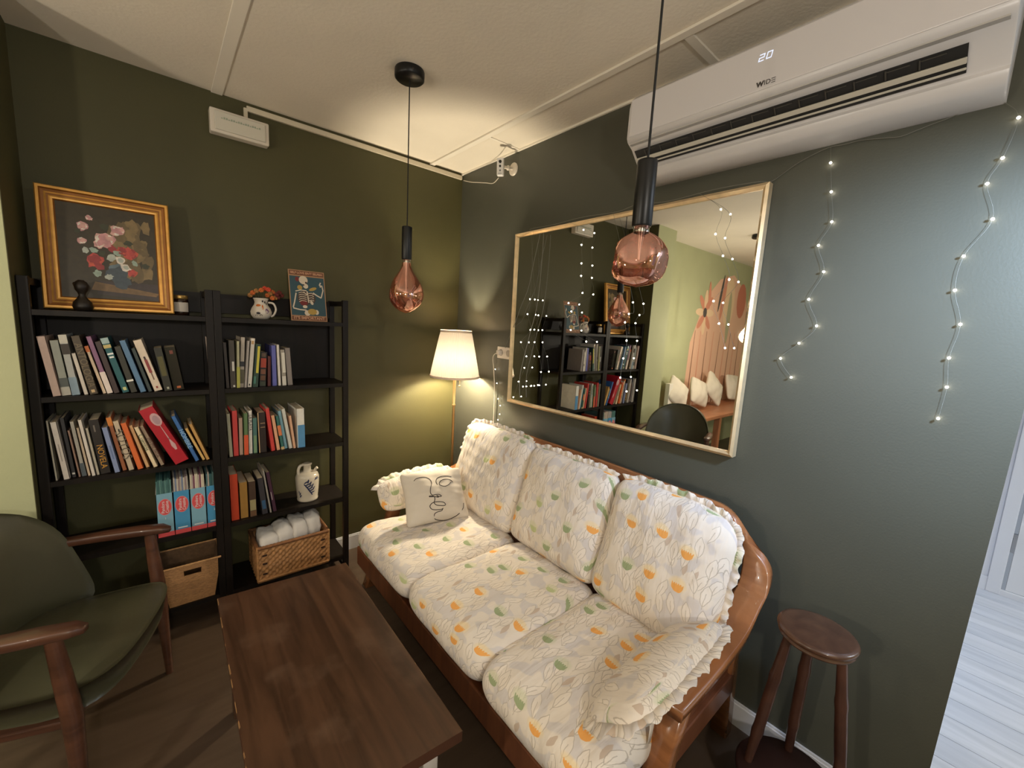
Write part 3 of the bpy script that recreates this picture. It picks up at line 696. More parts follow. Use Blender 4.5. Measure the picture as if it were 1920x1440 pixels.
# arm cushions
for sg, lab in ((1, 'floral arm cushion with pleated frill on the near arm of the sofa'), (-1, 'floral arm cushion behind the line-drawn pillow at the far arm')):
    yc = YC - sg * .775
    if sg == 1: M = frame((-.600, yc - .006, .552), (1, 0, .06), (0, -.80, .60))
    else: M = frame((-.56, yc - .01, .545), (-1, 0, -.05), (0, .62, .78))
    # local x along the arm, y up and outwards, z towards the seat
    o = cushion('arm_cushion', M, (.50 if sg == 1 else .46), (.215 if sg == 1 else .185), .090, k=4, crown=.5, seed=30 + sg, wr=.002, uvs=(1.3 * sg + 4, 3.3), label=lab, group='floral arm cushions of the sofa')
    pth = [(-.98, -.2), (-.97, .5), (-.75, .95), (-.3, 1), (.3, 1), (.75, .95), (.97, .5)]
    if sg == 1: pth = [(-.7, -.98), (-.95, -.5)] + pth[1:]
    def E2(X, Y):
        q = (abs(X) ** 4 + abs(Y) ** 4) ** .25; return M @ Vector((X / q * .247 * (1 if sg == 1 else .92), Y / q * (.104 if sg == 1 else .09), 0))
    ruffle([E2(*q) for q in pth], [M.to_3x3() @ Vector((q[0] if abs(q[0]) > .6 else 0, q[1], .35)) for q in pth], .030, o, seed=20 + sg, amp=.004)
    if sg == 1:
        MB().sweep([((-.70, -2.088, .500), (.010, 0, 0), (0, .001, 0)), ((-.705, -2.098, .47), (.010, 0, 0), (0, .001, 0)), ((-.715, -2.10, .43), (.007, 0, 0), (0, .001, 0))]).build('tie_ribbon', M_fl, o)
# line-drawn pillow
BL = Vector((-.755, -.780, .476)); BR = Vector((-.432, -.845, .476)); TL = Vector((-.728, -.638, .690)); TR = Vector((-.408, -.676, .672))
cc = (BL + BR + TL + TR) / 4; ux = ((BR - BL) + (TR - TL)).normalized(); uy = ((TL - BL) + (TR - BR)).normalized(); nz_ = ux.cross(uy).normalized(); uy = nz_.cross(ux)
M = frame(cc + nz_ * .012, ux, uy, nz_)
M_pil = mat('ecru_cotton', (216, 206, 192), .9, spec=.2, bump=.35, bscale=14, noise=.03, nscale=8)
PW, PH, PT = .335, .275, .085
pil = cushion('throw_pillow', M, PW, PH, PT, k=14, crown=.9, seed=50, wr=.0022, kz=1.6, material=M_pil, corner=lambda X, Y: (X * (1 - .07 * (1 - Y * Y)) * 1.03, Y * (1 - .07 * (1 - X * X)) * 1.03), label='small ecru throw pillow with a one-line face drawing on the far seat', cat='pillow')
def onpil(uu, vv):  # uu,vv in -1..1 from the photo crop
    bvh = pilbvh
    o_ = M @ Vector((uu * PW / 2, vv * PH / 2, .2)); hit = bvh.ray_cast(o_, -nz_)
    return (hit[0] + nz_ * .0006) if hit[0] else M @ Vector((uu * PW / 2, vv * PH / 2, .04))
from mathutils.bvhtree import BVHTree
bm_ = bmesh.new(); dg_ = bpy.context.evaluated_depsgraph_get(); bpy.context.view_layer.update(); ev = pil.evaluated_get(bpy.context.evaluated_depsgraph_get())
bm_.from_mesh(ev.to_mesh()); bm_.transform(Matrix.Translation(pil.location)); pilbvh = BVHTree.FromBMesh(bm_)
q0, q1, q2, q3 = (130, 290), (1320, 130), (1540, 1050), (275, 1330)   # TL TR BR BL of the pillow in a close look
def uvp(x, y):
    s_, t_ = .5, .5
    for _ in range(12):
        fx = (1 - s_) * (1 - t_) * q0[0] + s_ * (1 - t_) * q1[0] + s_ * t_ * q2[0] + (1 - s_) * t_ * q3[0] - x
        fy = (1 - s_) * (1 - t_) * q0[1] + s_ * (1 - t_) * q1[1] + s_ * t_ * q2[1] + (1 - s_) * t_ * q3[1] - y
        s_ -= fx / 1220; t_ -= fy / 1080
    return onpil(2 * s_ - 1, 1 - 2 * t_)
lines = [[(370, 460), (420, 410), (520, 388), (600, 395), (670, 440), (690, 520), (660, 620), (655, 710), (690, 755), (760, 745), (830, 740), (870, 765), (820, 775), (770, 760), (810, 790), (730, 785), (640, 785), (650, 770), (720, 780), (740, 830), (735, 890), (790, 925), (870, 930), (940, 925), (968, 900), (920, 870), (820, 868), (730, 880), (680, 910), (660, 960), (720, 1000), (830, 1000), (905, 985), (920, 965), (900, 1010), (810, 1040), (765, 1080), (790, 1150), (870, 1190), (990, 1180), (1140, 1120), (1280, 1030), (1360, 930), (1380, 830)],
         [(800, 545), (780, 480), (810, 410), (900, 365), (1020, 352), (1110, 360)], [(1130, 470), (1080, 435), (980, 422), (890, 450), (840, 510), (850, 550), (940, 575), (1020, 540), (1070, 490), (1090, 480)]]
lm = MB()
for ln in lines: lm.tube(spline([uvp(*q) for q in ln], 5), .0020, 5)
lm.build('face_drawing', mat('dark_thread', (62, 54, 50), .8), pil)

# ================================================================ coffee table
M_tab = wood('dark_walnut_top', (58, 38, 25), (82, 56, 39), .32, (14, 1, 1), 2.2, wear=(122, 98, 80))
M_edge = mat('worn_edge', (184, 140, 92), .6, noise=.5, nscale=18)
ct = empty('coffee_table', (-1.305, -1.34, 0), RD(0), 'dark worn brown wooden coffee table in front of the sofa', 'table')
c0, c1, c2 = Vector((-1.528, -.836, .45)), Vector((-1.082, -.871, .45)), Vector((-1.094, -1.792, .45)); c3 = c0 + (c2 - c1)
tp = MB(); top = [c0, c3, c2, c1]; dn = [p - Vector((0, 0, .030)) for p in top]
tp.add(top + dn, [(0, 1, 2, 3), (7, 6, 5, 4)], 0); tp.add(top + dn, [(0, 4, 5, 1), (1, 5, 6, 2), (2, 6, 7, 3), (3, 7, 4, 0)], 1)
tp.build('table_top', [M_tab, mat('walnut_edge', (74, 44, 28), .4, noise=.2, nscale=12)], ct, bevel=.002)
# worn, pale chips along the long edges
random.seed(5); ch = MB()
for a, b2, sd in ((c0, c3, -1), (c1, c2, 1)):
    t = 0
    while t < .97:
        l_ = random.uniform(.01, .07); p0_ = a.lerp(b2, t); p1_ = a.lerp(b2, min(1, t + l_)); w_ = random.uniform(.0012, .0042)
        ch.add([p0_ + Vector((-sd * w_ * .3, 0, .0006)), p1_ + Vector((-sd * w_ * .5, 0, .0006)), p1_ + Vector((sd * .0007, 0, -.002)), p0_ + Vector((sd * .0007, 0, -.003))], [(0, 1, 2, 3)])
        t += l_ + random.uniform(.01, .10)
ch.build('worn_edge', M_edge, ct)
for (px_, py_), mm in (((-1.48, -.90), 0), ((-1.13, -.93), 0), ((-1.15, -1.71), 1), ((-1.49, -1.70), 0)):
    MB().box((px_ - .022, py_ - .022, 0), (px_ + .022, py_ + .022, .42)).build('leg', [M_tab, mat('scuffed_white_paint', (206, 196, 186), .6, noise=.2, nscale=25)][mm], ct, bevel=.003)
MB().box((-1.47, -1.70, .345), (-1.455, -.92, .42)).box((-1.165, -1.69, .345), (-1.15, -.95, .42)).box((-1.46, -.925, .345), (-1.16, -.91, .42)).build('apron', M_tab, ct)

# ================================================================ stool
sx_, sy_ = -.222, -2.320
M_st = wood('reddish_stool_wood', (62, 38, 31), (84, 54, 42), .32, (1, 1, 1), 8, coat=.35)
e = empty('stool', (sx_, sy_, 0), label='round dark reddish-brown wooden stool with a lower disc shelf against the wall', cat='stool')
MB().lathe([(.0, .624), (.070, .625), (.092, .632), (.094, .638), (.088, .641), (.090, .643), (.098, .650), (.0985, .656), (.095, .661), (.085, .663), (0, .6632)], (sx_, sy_, 0), 48, cap=False).build('seat', wood('stool_seat_wood', (70, 46, 36), (94, 66, 50), .3, (3, 3, 3), 5, coat=.4), e)
MB().lathe([(0, .130), (.140, .131), (.146, .136), (.146, .144), (.140, .150), (0, .151)], (sx_ - .005, sy_ + .005, 0), 48, cap=False).build('lower_shelf', mat('stool_shelf_wood', (48, 28, 24), .45), e)
for ang in (110, 20, -76):
    a = RD(ang); p0_ = Vector((sx_ + .062 * cos(a), sy_ + .062 * sin(a), .63)); p1_ = Vector((sx_ + .134 * cos(a), sy_ + .134 * sin(a), 0))
    if ang == 20: p1_ = Vector((sx_ + .128 * cos(a), sy_ + .128 * sin(a), 0))
    NN = 24; pts = [p0_.lerp(p1_, k / NN) for k in range(NN + 1)]
    rr = []
    for k in range(NN + 1):
        t = k / NN; rr.append(.0115 + .0045 * sin(pi * min(1, t * 1.25)) + (.0022 if k in (6, 14, 20) else 0) - (.004 * max(0, t - .8) / .2))
    MB().tube(pts, rr, 14).build('leg', M_st, e)

# ================================================================ armchair
ch_ = empty('armchair', (-1.986, -.726, 0), RD(-19), 'dark green leather armchair with brown wooden arms, left of the coffee table', 'armchair')
M_le = mat('dark_leather', (66, 64, 46), .36, spec=.5, bump=.12, bscale=50, noise=.08, nscale=6)
M_cw = wood('chair_mahogany', (70, 42, 29), (96, 60, 42), .36, (1, 8, 8), 3, coat=.3)
def seatpt(a, b, top):
    x = .055 + .215 * a; hw = .250 + .018 * a; X = x + .022 * (1 - b * b) * (1 if a > 0 else 0)
    z = .415 + .030 * (1 - abs(a) ** 4) * (1 - abs(b) ** 4) + .018 * max(0, a) - .02 * max(0, -a)
    return Vector((X, hw * b, z if top else z - .085))
mb = MB(); n = 14; V = []; F = []
def sq(a, b, k=5):
    m_ = max(abs(a), abs(b)); q = (abs(a) ** k + abs(b) ** k) ** (1 / k); return (a * m_ / q, b * m_ / q) if q > 0 else (a, b)
for tp_ in (1, 0):
    for i in range(n + 1):
        for j in range(n + 1):
            a, b = sq(2 * i / n - 1, 2 * j / n - 1); s_ = 1 if tp_ else .93
            V.append(seatpt(a * s_, b * s_, tp_))
for i in range(n):
    for j in range(n):
        q = i * (n + 1) + j; F.append((q, q + n + 1, q + n + 2, q + 1)); q += (n + 1) ** 2; F.append((q, q + 1, q + n + 2, q + n + 1))
rim = [i * (n + 1) for i in range(n + 1)] + [n * (n + 1) + j for j in range(1, n + 1)] + [i * (n + 1) + n for i in range(n - 1, -1, -1)] + [j for j in range(n - 1, 0, -1)]
for k in range(len(rim)):
    a, b = rim[k], rim[(k + 1) % len(rim)]; F.append((a, b, b + (n + 1) ** 2, a + (n + 1) ** 2))
mb.add(V, F, 0, True); mb.build('seat', M_le, ch_, world=False, sub=1)
mb = MB(); V = []; F = []
for tp_ in (1, 0):
    for i in range(n + 1):
        for j in range(n + 1):
            a0 = 2 * i / n - 1; a, b = sq(a0, 2 * j / n - 1, 2.3 if a0 > 0 else 7); wv_ = .272 - .018 * a
            z = .605 + .232 * a; x = -.135 - .080 * (a * .5 + .5) + (.135 - .03 * a) * abs(b) ** 2.2
            th = .030 * (1 - max(abs(a), abs(b)) ** 6) + .012
            V.append(Vector((x + (th if tp_ else -th * .8), wv_ * b, z)))
for i in range(n):
    for j in range(n):
        q = i * (n + 1) + j; F.append((q, q + 1, q + n + 2, q + n + 1)); q += (n + 1) ** 2; F.append((q, q + n + 1, q + n + 2, q + 1))
for k in range(len(rim)):
    a, b = rim[k], rim[(k + 1) % len(rim)]; F.append((a, a + (n + 1) ** 2, b + (n + 1) ** 2, b))
mb.add(V, F, 0, True); mb.build('backrest', M_le, ch_, world=False, sub=1)
for s_ in (1, -1):
    MB().sweep([((-.13, .275 * s_, .612), (0, .014, 0), (0, 0, .011)), ((-.06, .284 * s_, .618), (0, .020, 0), (0, 0, .012)), ((.06, .288 * s_, .626), (0, .025, 0), (0, 0, .013)), ((.16, .286 * s_, .632), (0, .027, 0), (0, 0, .013)), ((.235, .282 * s_, .634), (0, .024, 0), (0, 0, .012)), ((.262, .279 * s_, .630), (0, .012, 0), (0, 0, .008))]).build('arm', M_cw, ch_, world=False)
    MB().tube([(.195, .284 * s_, .628), (.205, .280 * s_, .50), (.215, .278 * s_, .38), (.225, .290 * s_, 0)], [.017, .021, .023, .012], 14).build('front_leg', M_cw, ch_, world=False)
    MB().tube([(-.115, .262 * s_, .61), (-.10, .250 * s_, .36), (-.19, .25 * s_, 0)], [.014, .020, .012], 12).build('rear_leg', M_cw, ch_, world=False)
MB().box((-.14, -.255, .320), (.205, .255, .343)).build('seat_frame', M_cw, ch_, world=False, bevel=.004)

# ================================================================ bookcases
M_bc = wood('black_brown_wood', (19, 14, 10), (27, 20, 15), .5, (6, 6, 1), 4); M_bc.node_tree.nodes['Principled BSDF'].inputs['Specular IOR Level'].default_value = .25
SH = (1.457, 1.133, .803, .478, .128)
def bookcase(x0, x1, label):
    e = empty('bookcase', ((x0 + x1) / 2, -.15, 0), label=label, cat='bookcase', group=None)
    for x in (x0, x1 - .028):
        for y in (-.280, -.048): MB().box((x, y, 0), (x + .028, y + .024, 1.575)).build('post', M_bc, e, bevel=.0015)
        MB().box((x + .003, -.256, 1.545), (x + .025, -.048, 1.570)).build('side_bar', M_bc, e); MB().box((x + .003, -.256, .045), (x + .025, -.048, .07)).build('side_bar', M_bc, e)
    for z in SH: MB().box((x0 + .0285, -.278, z - .020), (x1 - .0285, -.030, z)).box((x0 + .004, -.2555, z - .018), (x0 + .0285, -.0485, z - .003)).box((x1 - .0285, -.2555, z - .018), (x1 - .004, -.0485, z - .003)).build('shelf', M_bc, e)
    MB().box((x0 + .029, -.046, 1.475), (x1 - .029, -.034, 1.568)).build('back_rail', M_bc, e)
    MB().box((x0 + .029, -.029, 1.120), (x1 - .029, -.024, 1.45)).build('back_panel', M_bc, e)
    return e
bookcase(-2.017, -1.4545, 'black-brown bookcase unit on the left, holding the gold-framed painting')
bookcase(-1.4535, -.868, 'black-brown bookcase unit on the right, holding the poster and blue-white jug')

M_page = mat('book_pages', (206, 190, 160), .9)
BM = {}
def cmat(c, rough=.5):
    k = (tuple(c), rough)
    if k not in BM: BM[k] = mat('book_cover_%d' % len(BM), c, rough, noise=.06, nscale=40)
    return BM[k]
def book(x, z, t, h, lean, c, label, group, dep=.155, yf=-.262, bands=(), rough=.5, title=None, name='book'):
    """x,z lower left corner of the spine; lean = radians to the left"""
    m = cmat(c, rough); cv = .0016
    mb = MB().box((0, 0, 0), (t, cv, h)).box((0, 0, 0), (cv, dep, h)).box((t - cv, 0, 0), (t, dep, h))
    o = mb.build(name, m, loc=(x, yf, z), world=False); o.rotation_euler = (0, -lean, 0)
    tag(o, label, 'book', group)
    MB().box((cv, cv, .003), (t - cv, dep - .004, h - .003)).build('pages', M_page, o, world=False)
    for b in bands:
        z0, z1, bc = b[:3]; xa, xb = (b[3], b[4]) if len(b) > 3 else (0, 1)
        MB().box((t * xa, -.0006, h * z0), (t * xb, 0.0, h * z1)).build('spine_label', cmat(bc), o, world=False)
    if title:
        s, zc, sz, tc = title[:4]; M = frame((t / 2, -.0008, h * zc), (0, 0, -1), (1, 0, 0))
        text(s, sz, cmat(tc), None, M, 'spine_title', .0002).parent = o
    return o
def row(zs, items, sc, off, group, yf=-.262, maxlean=.62, xmin=None):
    prev = None
    for it in items:
        bl, br, tl, c, label = it[:5]; kw = it[5] if len(it) > 5 else {}
        q = lambda p: ony(off[0] + p[0] / sc, off[1] + p[1] / sc, yf)
        a, b, t_ = q(bl), q(br), q(tl)
        x0 = a.x; z0 = zs; H_ = Vector((t_.x - a.x, t_.z - zs)); h = H_.length; lean = math.atan2(-H_.x, H_.y)
        lean = max(0.0, min(maxlean, lean)); t = max(.008, (b.x - a.x) * cos(lean) * .97)
        h = max(.12, min(h, .305))
        if xmin is not None and not prev: x0 = max(x0, xmin + h * sin(lean) + .001)
        if prev:
            px0, pt, ph, pl = prev
            lean = min(lean, pl + .10)
            # keep clear of the previous book
            for _ in range(60):
                ok = True
                for s_ in (0, .25, .5, .75, 1):   # points on the previous right face
                    P_ = Vector((px0 + pt * cos(pl) - ph * s_ * sin(pl), pt * sin(pl) + ph * s_ * cos(pl)))
                    # signed distance right of this book's left face
                    along = (P_.x - x0) * -sin(lean) + P_.y * cos(lean)
                    d_ = (P_.x - x0) * cos(lean) + P_.y * sin(lean)
                    if 0 <= along <= h and d_ > -.0004: ok = False
                tl_ = Vector((x0 - h * sin(lean), h * cos(lean))); d2 = (tl_.x - px0) * cos(pl) + tl_.y * sin(pl); al2 = (tl_.x - px0) * -sin(pl) + tl_.y * cos(pl)
                if al2 <= ph and d2 < pt + .0004: ok = False
                if ok: break
                if lean > pl - .02 and _ % 2 == 0: lean -= .012
                else: x0 += .0012
        book(x0, z0 + .0005, t, h, lean, c, label, group, yf=yf + random.uniform(-.006, .010) if 'yf' not in kw else kw.pop('yf'), **kw)
        prev = (x0, t, h, lean)
random.seed(21)
G1 = 'books on the upper shelf of the left bookcase'
row(SH[1], [
 ((265, 655), (350, 645), (115, 150), (186, 160, 146), 'pale pink-beige book at the far left end of the upper left shelf'),
 ((355, 648), (440, 640), (228, 188), (150, 152, 140), 'grey-green book with a dark band near its foot, second on the upper left shelf', {'bands': ((.16, .32, (84, 88, 84)), (0, .15, (182, 176, 162)))}),
 ((445, 640), (520, 635), (288, 138), (176, 176, 170), 'book with cream head, dark block and pale blue foot on the upper left shelf', {'bands': ((.86, 1, (206, 200, 184)), (.68, .85, (62, 52, 44)), (0, .3, (132, 150, 162)))}),
 ((557, 643), (602, 637), (428, 305), (194, 184, 170), 'short thin cream book leaning on a thick dark brown one, upper left shelf'),
 ((606, 635), (690, 630), (415, 150), (72, 60, 44), 'thick dark brown book with faint vertical lettering, upper left shelf', {'title': ('ANTOLOGIA', .5, .030, (110, 96, 72)), 'bands': ((.03, .08, (190, 160, 120), .3, .7),)}),
 ((730, 643), (768, 638), (562, 240), (214, 188, 158), 'thin cream book with an orange head beside the purple one, upper left shelf', {'bands': ((.88, 1, (206, 110, 50)),)}),
 ((772, 640), (825, 632), (565, 155), (132, 92, 120), 'purple book with a white foot on the upper left shelf', {'bands': ((0, .38, (222, 206, 194)),)}),
 ((830, 635), (890, 630), (655, 200), (62, 48, 46), 'dark plum-brown book left of the teal one, upper left shelf'),
 ((905, 635), (975, 625), (695, 170), (32, 88, 92), 'large teal book with white and pale bands on the upper left shelf', {'bands': ((.90, 1, (150, 170, 168)), (.82, .88, (190, 170, 110)), (.70, .73, (225, 225, 220), .1, .9), (.64, .67, (225, 225, 220), .2, .8), (.04, .10, (190, 190, 130), .3, .75))}),
 ((985, 630), (1050, 625), (832, 245), (54, 52, 42), 'dark book with a small white label between the teal and the blue book', {'bands': ((.24, .28, (225, 222, 210)),)}),
 ((1070, 630), (1130, 620), (878, 190), (86, 120, 152), 'plain slate-blue book on the upper left shelf'),
 ((1140, 608), (1180, 603), (985, 260), (58, 68, 66), 'dark grey-teal book tucked between the blue book and the cream one with a figure'),
 ((1195, 618), (1280, 605), (1000, 190), (216, 198, 176), 'cream book with a small red-coated figure on its spine', {'bands': ((.36, .62, (140, 60, 60), .35, .68), (.62, .68, (60, 40, 36), .38, .6), (.22, .36, (120, 92, 76), .45, .6), (.05, .09, (140, 50, 40), .38, .6))}),
 ((1285, 600), (1365, 597), (1185, 255), (44, 42, 30), 'black-green thick book with mottled gold spine, upper left shelf', {'bands': ((.35, .8, (86, 80, 40), .2, .8), (.04, .09, (170, 170, 150), .4, .65))}),
 ((1370, 597), (1475, 590), (1280, 250), (38, 32, 30), 'glossy black thick book, last of the leaning row on the upper left shelf', {'rough': .12, 'bands': ((.04, .09, (190, 100, 50), .35, .7), (.84, .92, (120, 60, 44), .4, .7))}),
 ((1722, 612), (1762, 606), (1680, 165), (216, 196, 184), 'pale pink-white book standing alone against the middle posts', {'bands': ((.55, .9, (90, 70, 62), .5, 1),)}),
], 4.8, (40, 600), G1, xmin=-1.988)
G2 = 'books on the second shelf of the left bookcase'
row(SH[2], [
 ((300, 1378), (328, 1373), (215, 910), (148, 142, 126), 'thin grey book at the far left end of the second shelf'),
 ((378, 1390), (440, 1380), (245, 925), (200, 190, 178), 'clean white book, first of the pale ones on the second left shelf', {'bands': ((.32, .62, (150, 140, 130), .4, .55),)}),
 ((445, 1350), (490, 1345), (335, 890), (44, 42, 44), 'dark navy book between the white book and the pale group', {'bands': ((.05, .08, (190, 186, 176), .2, .8),)}),
 ((497, 1345), (520, 1340), (385, 1005), (150, 118, 100), 'thin brown-pink book in the pale group of the second left shelf'),
 ((528, 1350), (572, 1345), (378, 930), (168, 162, 150), 'pale grey book with a dark slate foot, second left shelf', {'bands': ((0, .24, (84, 92, 96)),)}),
 ((580, 1348), (612, 1345), (445, 985), (188, 168, 144), 'sand-coloured thin book in the pale group of the second left shelf'),
 ((615, 1345), (655, 1340), (452, 910), (202, 192, 180), 'tall off-white thin book in the pale group of the second left shelf'),
 ((658, 1338), (690, 1332), (525, 985), (178, 168, 148), 'short greyish-cream book right of the tall off-white one'),
 ((700, 1325), (800, 1315), (570, 910), (36, 29, 25), 'thick black book with yellow lettering on the second left shelf', {'title': ('NOVELA', .32, .026, (196, 140, 50)), 'bands': ((.78, .9, (110, 100, 90), .35, .5),)}),
 ((822, 1330), (877, 1312), (652, 985), (128, 140, 174), 'pale periwinkle-blue book on the second left shelf', {'bands': ((.3, .6, (100, 116, 150), .4, .6),)}),
 ((884, 1312), (930, 1305), (668, 905), (166, 100, 62), 'rust-brown book with an orange head, second left shelf', {'bands': ((.85, 1, (200, 120, 50)),)}),
 ((938, 1315), (995, 1300), (738, 932), (190, 172, 146), 'cream book with the dark title SOTOS on its spine', {'title': ('SOTOS', .52, .040, (104, 92, 76)), 'bands': ((.78, .84, (40, 36, 34), .45, .7),)}),
 ((1030, 1300), (1088, 1285), (838, 945), (214, 104, 48), 'bright orange book on the second left shelf'),
 ((1100, 1318), (1140, 1308), (895, 975), (220, 174, 122), 'thin peach-beige book right of the orange one'),
 ((1180, 1320), (1225, 1300), (948, 990), (228, 206, 168), 'light cream book with green lettering right of the peach one', {'title': ('Cuentos', .62, .022, (96, 104, 74))}),
 ((1245, 1275), (1285, 1255), (1040, 970), (168, 144, 120), 'brownish-grey book with faint lettering left of the red album', {'title': ('MEMORIA', .45, .022, (110, 80, 66))}),
], 4.8, (40, 600), G2, xmin=-1.988)
# red album and what follows
def lone(zs, bl, br, tl, c, label, group, sc, off, yf=-.262, **kw):
    q = lambda p: ony(off[0] + p[0] / sc, off[1] + p[1] / sc, yf)
    a, b, t_ = q(bl), q(br), q(tl); H_ = Vector((t_.x - a.x, t_.z - zs)); lean = math.atan2(-H_.x, H_.y)
    return book(a.x, zs + .0005, (b.x - a.x) * cos(lean) * kw.pop('tk', 1), min(H_.length, .33), lean, c, label, group, yf=yf, **kw)
red = lone(SH[2], (1385, 1285), (1500, 1240), (1050, 825), (176, 30, 44), 'large red album with a drawn spoon on its spine, leaning on the second left shelf', G2, 4.8, (40, 600), yf=-.272, tk=1.25, dep=.15, rough=.4)
tr_ = .074
sp = MB()
def oval(mb, cx, cz, rx, rz, y, n=20, mi=0): mb.poly([Vector((cx + rx * cos(2 * pi * k / n), y, cz + rz * sin(2 * pi * k / n))) for k in range(n)], mi)
oval(sp, .034, .215, .017, .030, -.0008); oval(sp, .034, .213, .011, .021, -.0012, mi=1)
sp.poly([(.033, -.0008, .186), (.035, -.0008, .186), (.036, -.0008, .115), (.032, -.0008, .115)])
sp.poly([(.034, -.0008, .125), (.042, -.0008, .085), (.038, -.0008, .062), (.031, -.0008, .062), (.027, -.0008, .085)])
sp.build('spoon_drawing', [cmat((200, 160, 160)), cmat((172, 140, 146))], red, world=False)
row(SH[2], [((1565, 1245), (1608, 1235), (1345, 875), (58, 104, 164), 'bright blue book with pale lettering right of the red album', {'title': ('HOMBRE', .5, .024, (150, 190, 220))}),
 ((1630, 1245), (1662, 1236), (1470, 985), (214, 174, 104), 'tan-yellow book right of the blue one on the second left shelf'),
 ((1664, 1236), (1700, 1228), (1505, 945), (196, 150, 84), 'ochre book, last on the second left shelf')], 4.8, (40, 600), G2)
G3 = 'books on the upper shelf of the right bookcase'
row(SH[1], [
 ((205, 1185), (240, 1182), (172, 780), (56, 46, 40), 'dark book half hidden behind the middle posts, upper right shelf'),
 ((243, 1182), (300, 1178), (215, 760), (62, 55, 46), 'dark brown book with small white labels at the left end of the upper right shelf', {'bands': ((.36, .56, (200, 196, 186), .45, .8), (.02, .06, (200, 196, 186), .5, .8))}),
 ((310, 1175), (340, 1170), (268, 765), (164, 160, 128), 'olive-cream thin book on the upper right shelf', {'bands': ((0, .45, (160, 158, 70)),)}),
 ((342, 1170), (385, 1165), (300, 730), (176, 164, 150), 'patterned cream book with a dark round mark, upper right shelf', {'bands': ((.42, .52, (46, 44, 48)), (.08, .36, (96, 90, 70)))}),
 ((387, 1165), (415, 1165), (345, 760), (156, 148, 142), 'thin mauve-grey book left of the tall white one, upper right shelf'),
 ((428, 1172), (472, 1165), (368, 738), (224, 214, 200), 'tall white book with a tan emblem, upper right shelf', {'bands': ((.88, .95, (190, 150, 100), .25, .75), (.03, .07, (60, 60, 60), .35, .6))}),
 ((477, 1160), (530, 1155), (428, 790), (40, 62, 50), 'dark green book with a yellow strip, upper right shelf', {'bands': ((.33, .95, (196, 184, 64), .42, .85), (.08, .25, (60, 110, 96), .1, .5))}),
 ((545, 1155), (610, 1150), (512, 865), (30, 24, 22), 'black book with red square and small vignettes, upper right shelf', {'bands': ((.55, .82, (168, 62, 42), .1, .9), (.86, .97, (92, 70, 54), .2, .8), (.36, .5, (120, 74, 52), .15, .85), (.18, .32, (100, 66, 44), .15, .85), (.02, .14, (60, 66, 50), .1, .9))}),
 ((622, 1155), (655, 1150), (590, 905), (84, 34, 30), 'short dark red book left of the blue one, upper right shelf'),
 ((665, 1158), (710, 1152), (605, 808), (94, 96, 166), 'violet-blue book on the upper right shelf'),
 ((713, 1160), (742, 1155), (637, 805), (214, 206, 196), 'thin white book right of the violet-blue one'),
 ((750, 1155), (795, 1150), (680, 850), (150, 142, 130), 'grey book with a tall white panel, upper right shelf', {'bands': ((.36, .92, (212, 206, 192), .3, .95), (0, .26, (206, 200, 190), .1, .9))}),
 ((800, 1150), (852, 1130), (712, 838), (132, 122, 116), 'wide taupe-grey book, last on the upper right shelf'),
], 4.8, (370, 480), G3, xmin=-1.425)
G4 = 'books on the second shelf of the right bookcase'
row(SH[2], [
 ((228, 488), (258, 485), (203, 180), (150, 146, 124), 'grey-green book at the left end of the second right shelf'),
 ((260, 488), (302, 483), (245, 160), (196, 62, 58), 'bright red book near the left end of the second right shelf'),
 ((303, 475), (335, 470), (288, 215), (184, 152, 134), 'short dusty pink book on the second right shelf'),
 ((338, 475), (370, 472), (318, 178), (92, 118, 76), 'book with green head and orange foot, second right shelf', {'bands': ((0, .48, (208, 84, 48)),)}),
 ((372, 473), (402, 467), (347, 162), (220, 214, 204), 'white book with black lettering on the second right shelf', {'title': ('LA PLAYA', .72, .018, (60, 56, 52))}),
 ((405, 468), (440, 463), (388, 215), (78, 118, 112), 'short teal-grey book beside the white lettered one', {'bands': ((.0, .5, (120, 148, 110), .2, .8),)}),
 ((447, 463), (505, 455), (415, 175), (40, 27, 22), 'thick dark brown book with a cream edge, second right shelf', {'bands': ((0, 1, (214, 178, 134), 0, .10), (.72, .74, (150, 120, 90), .3, .9), (.62, .64, (150, 120, 90), .3, .9))}),
 ((540, 450), (572, 443), (483, 145), (200, 62, 56), 'slanting red book right of the thick dark brown one'),
 ((580, 440), (608, 435), (532, 195), (222, 166, 128), 'peach book with pale head, second right shelf'),
 ((611, 435), (636, 432), (560, 200), (52, 106, 98), 'narrow teal and orange book, second right shelf', {'bands': ((.42, .72, (214, 124, 76)), (0, .08, (200, 170, 120)))}),
 ((639, 433), (664, 428), (585, 165), (132, 176, 192), 'light sky-blue book, second right shelf'),
 ((666, 430), (694, 425), (600, 150), (208, 206, 196), 'tall white-grey book right of the light blue one'),
 ((698, 425), (720, 420), (662, 195), (220, 172, 138), 'thin salmon book left of the white and blue one'),
 ((728, 425), (787, 418), (720, 143), (226, 222, 212), 'thick book with white head and blue lower half, last on the second right shelf', {'bands': ((0, .58, (84, 142, 186), .12, 1),), 'dep': .19}),
], 3.89, (370, 730), G4, xmin=-1.425)
G5 = 'books on the third shelf of the right bookcase'
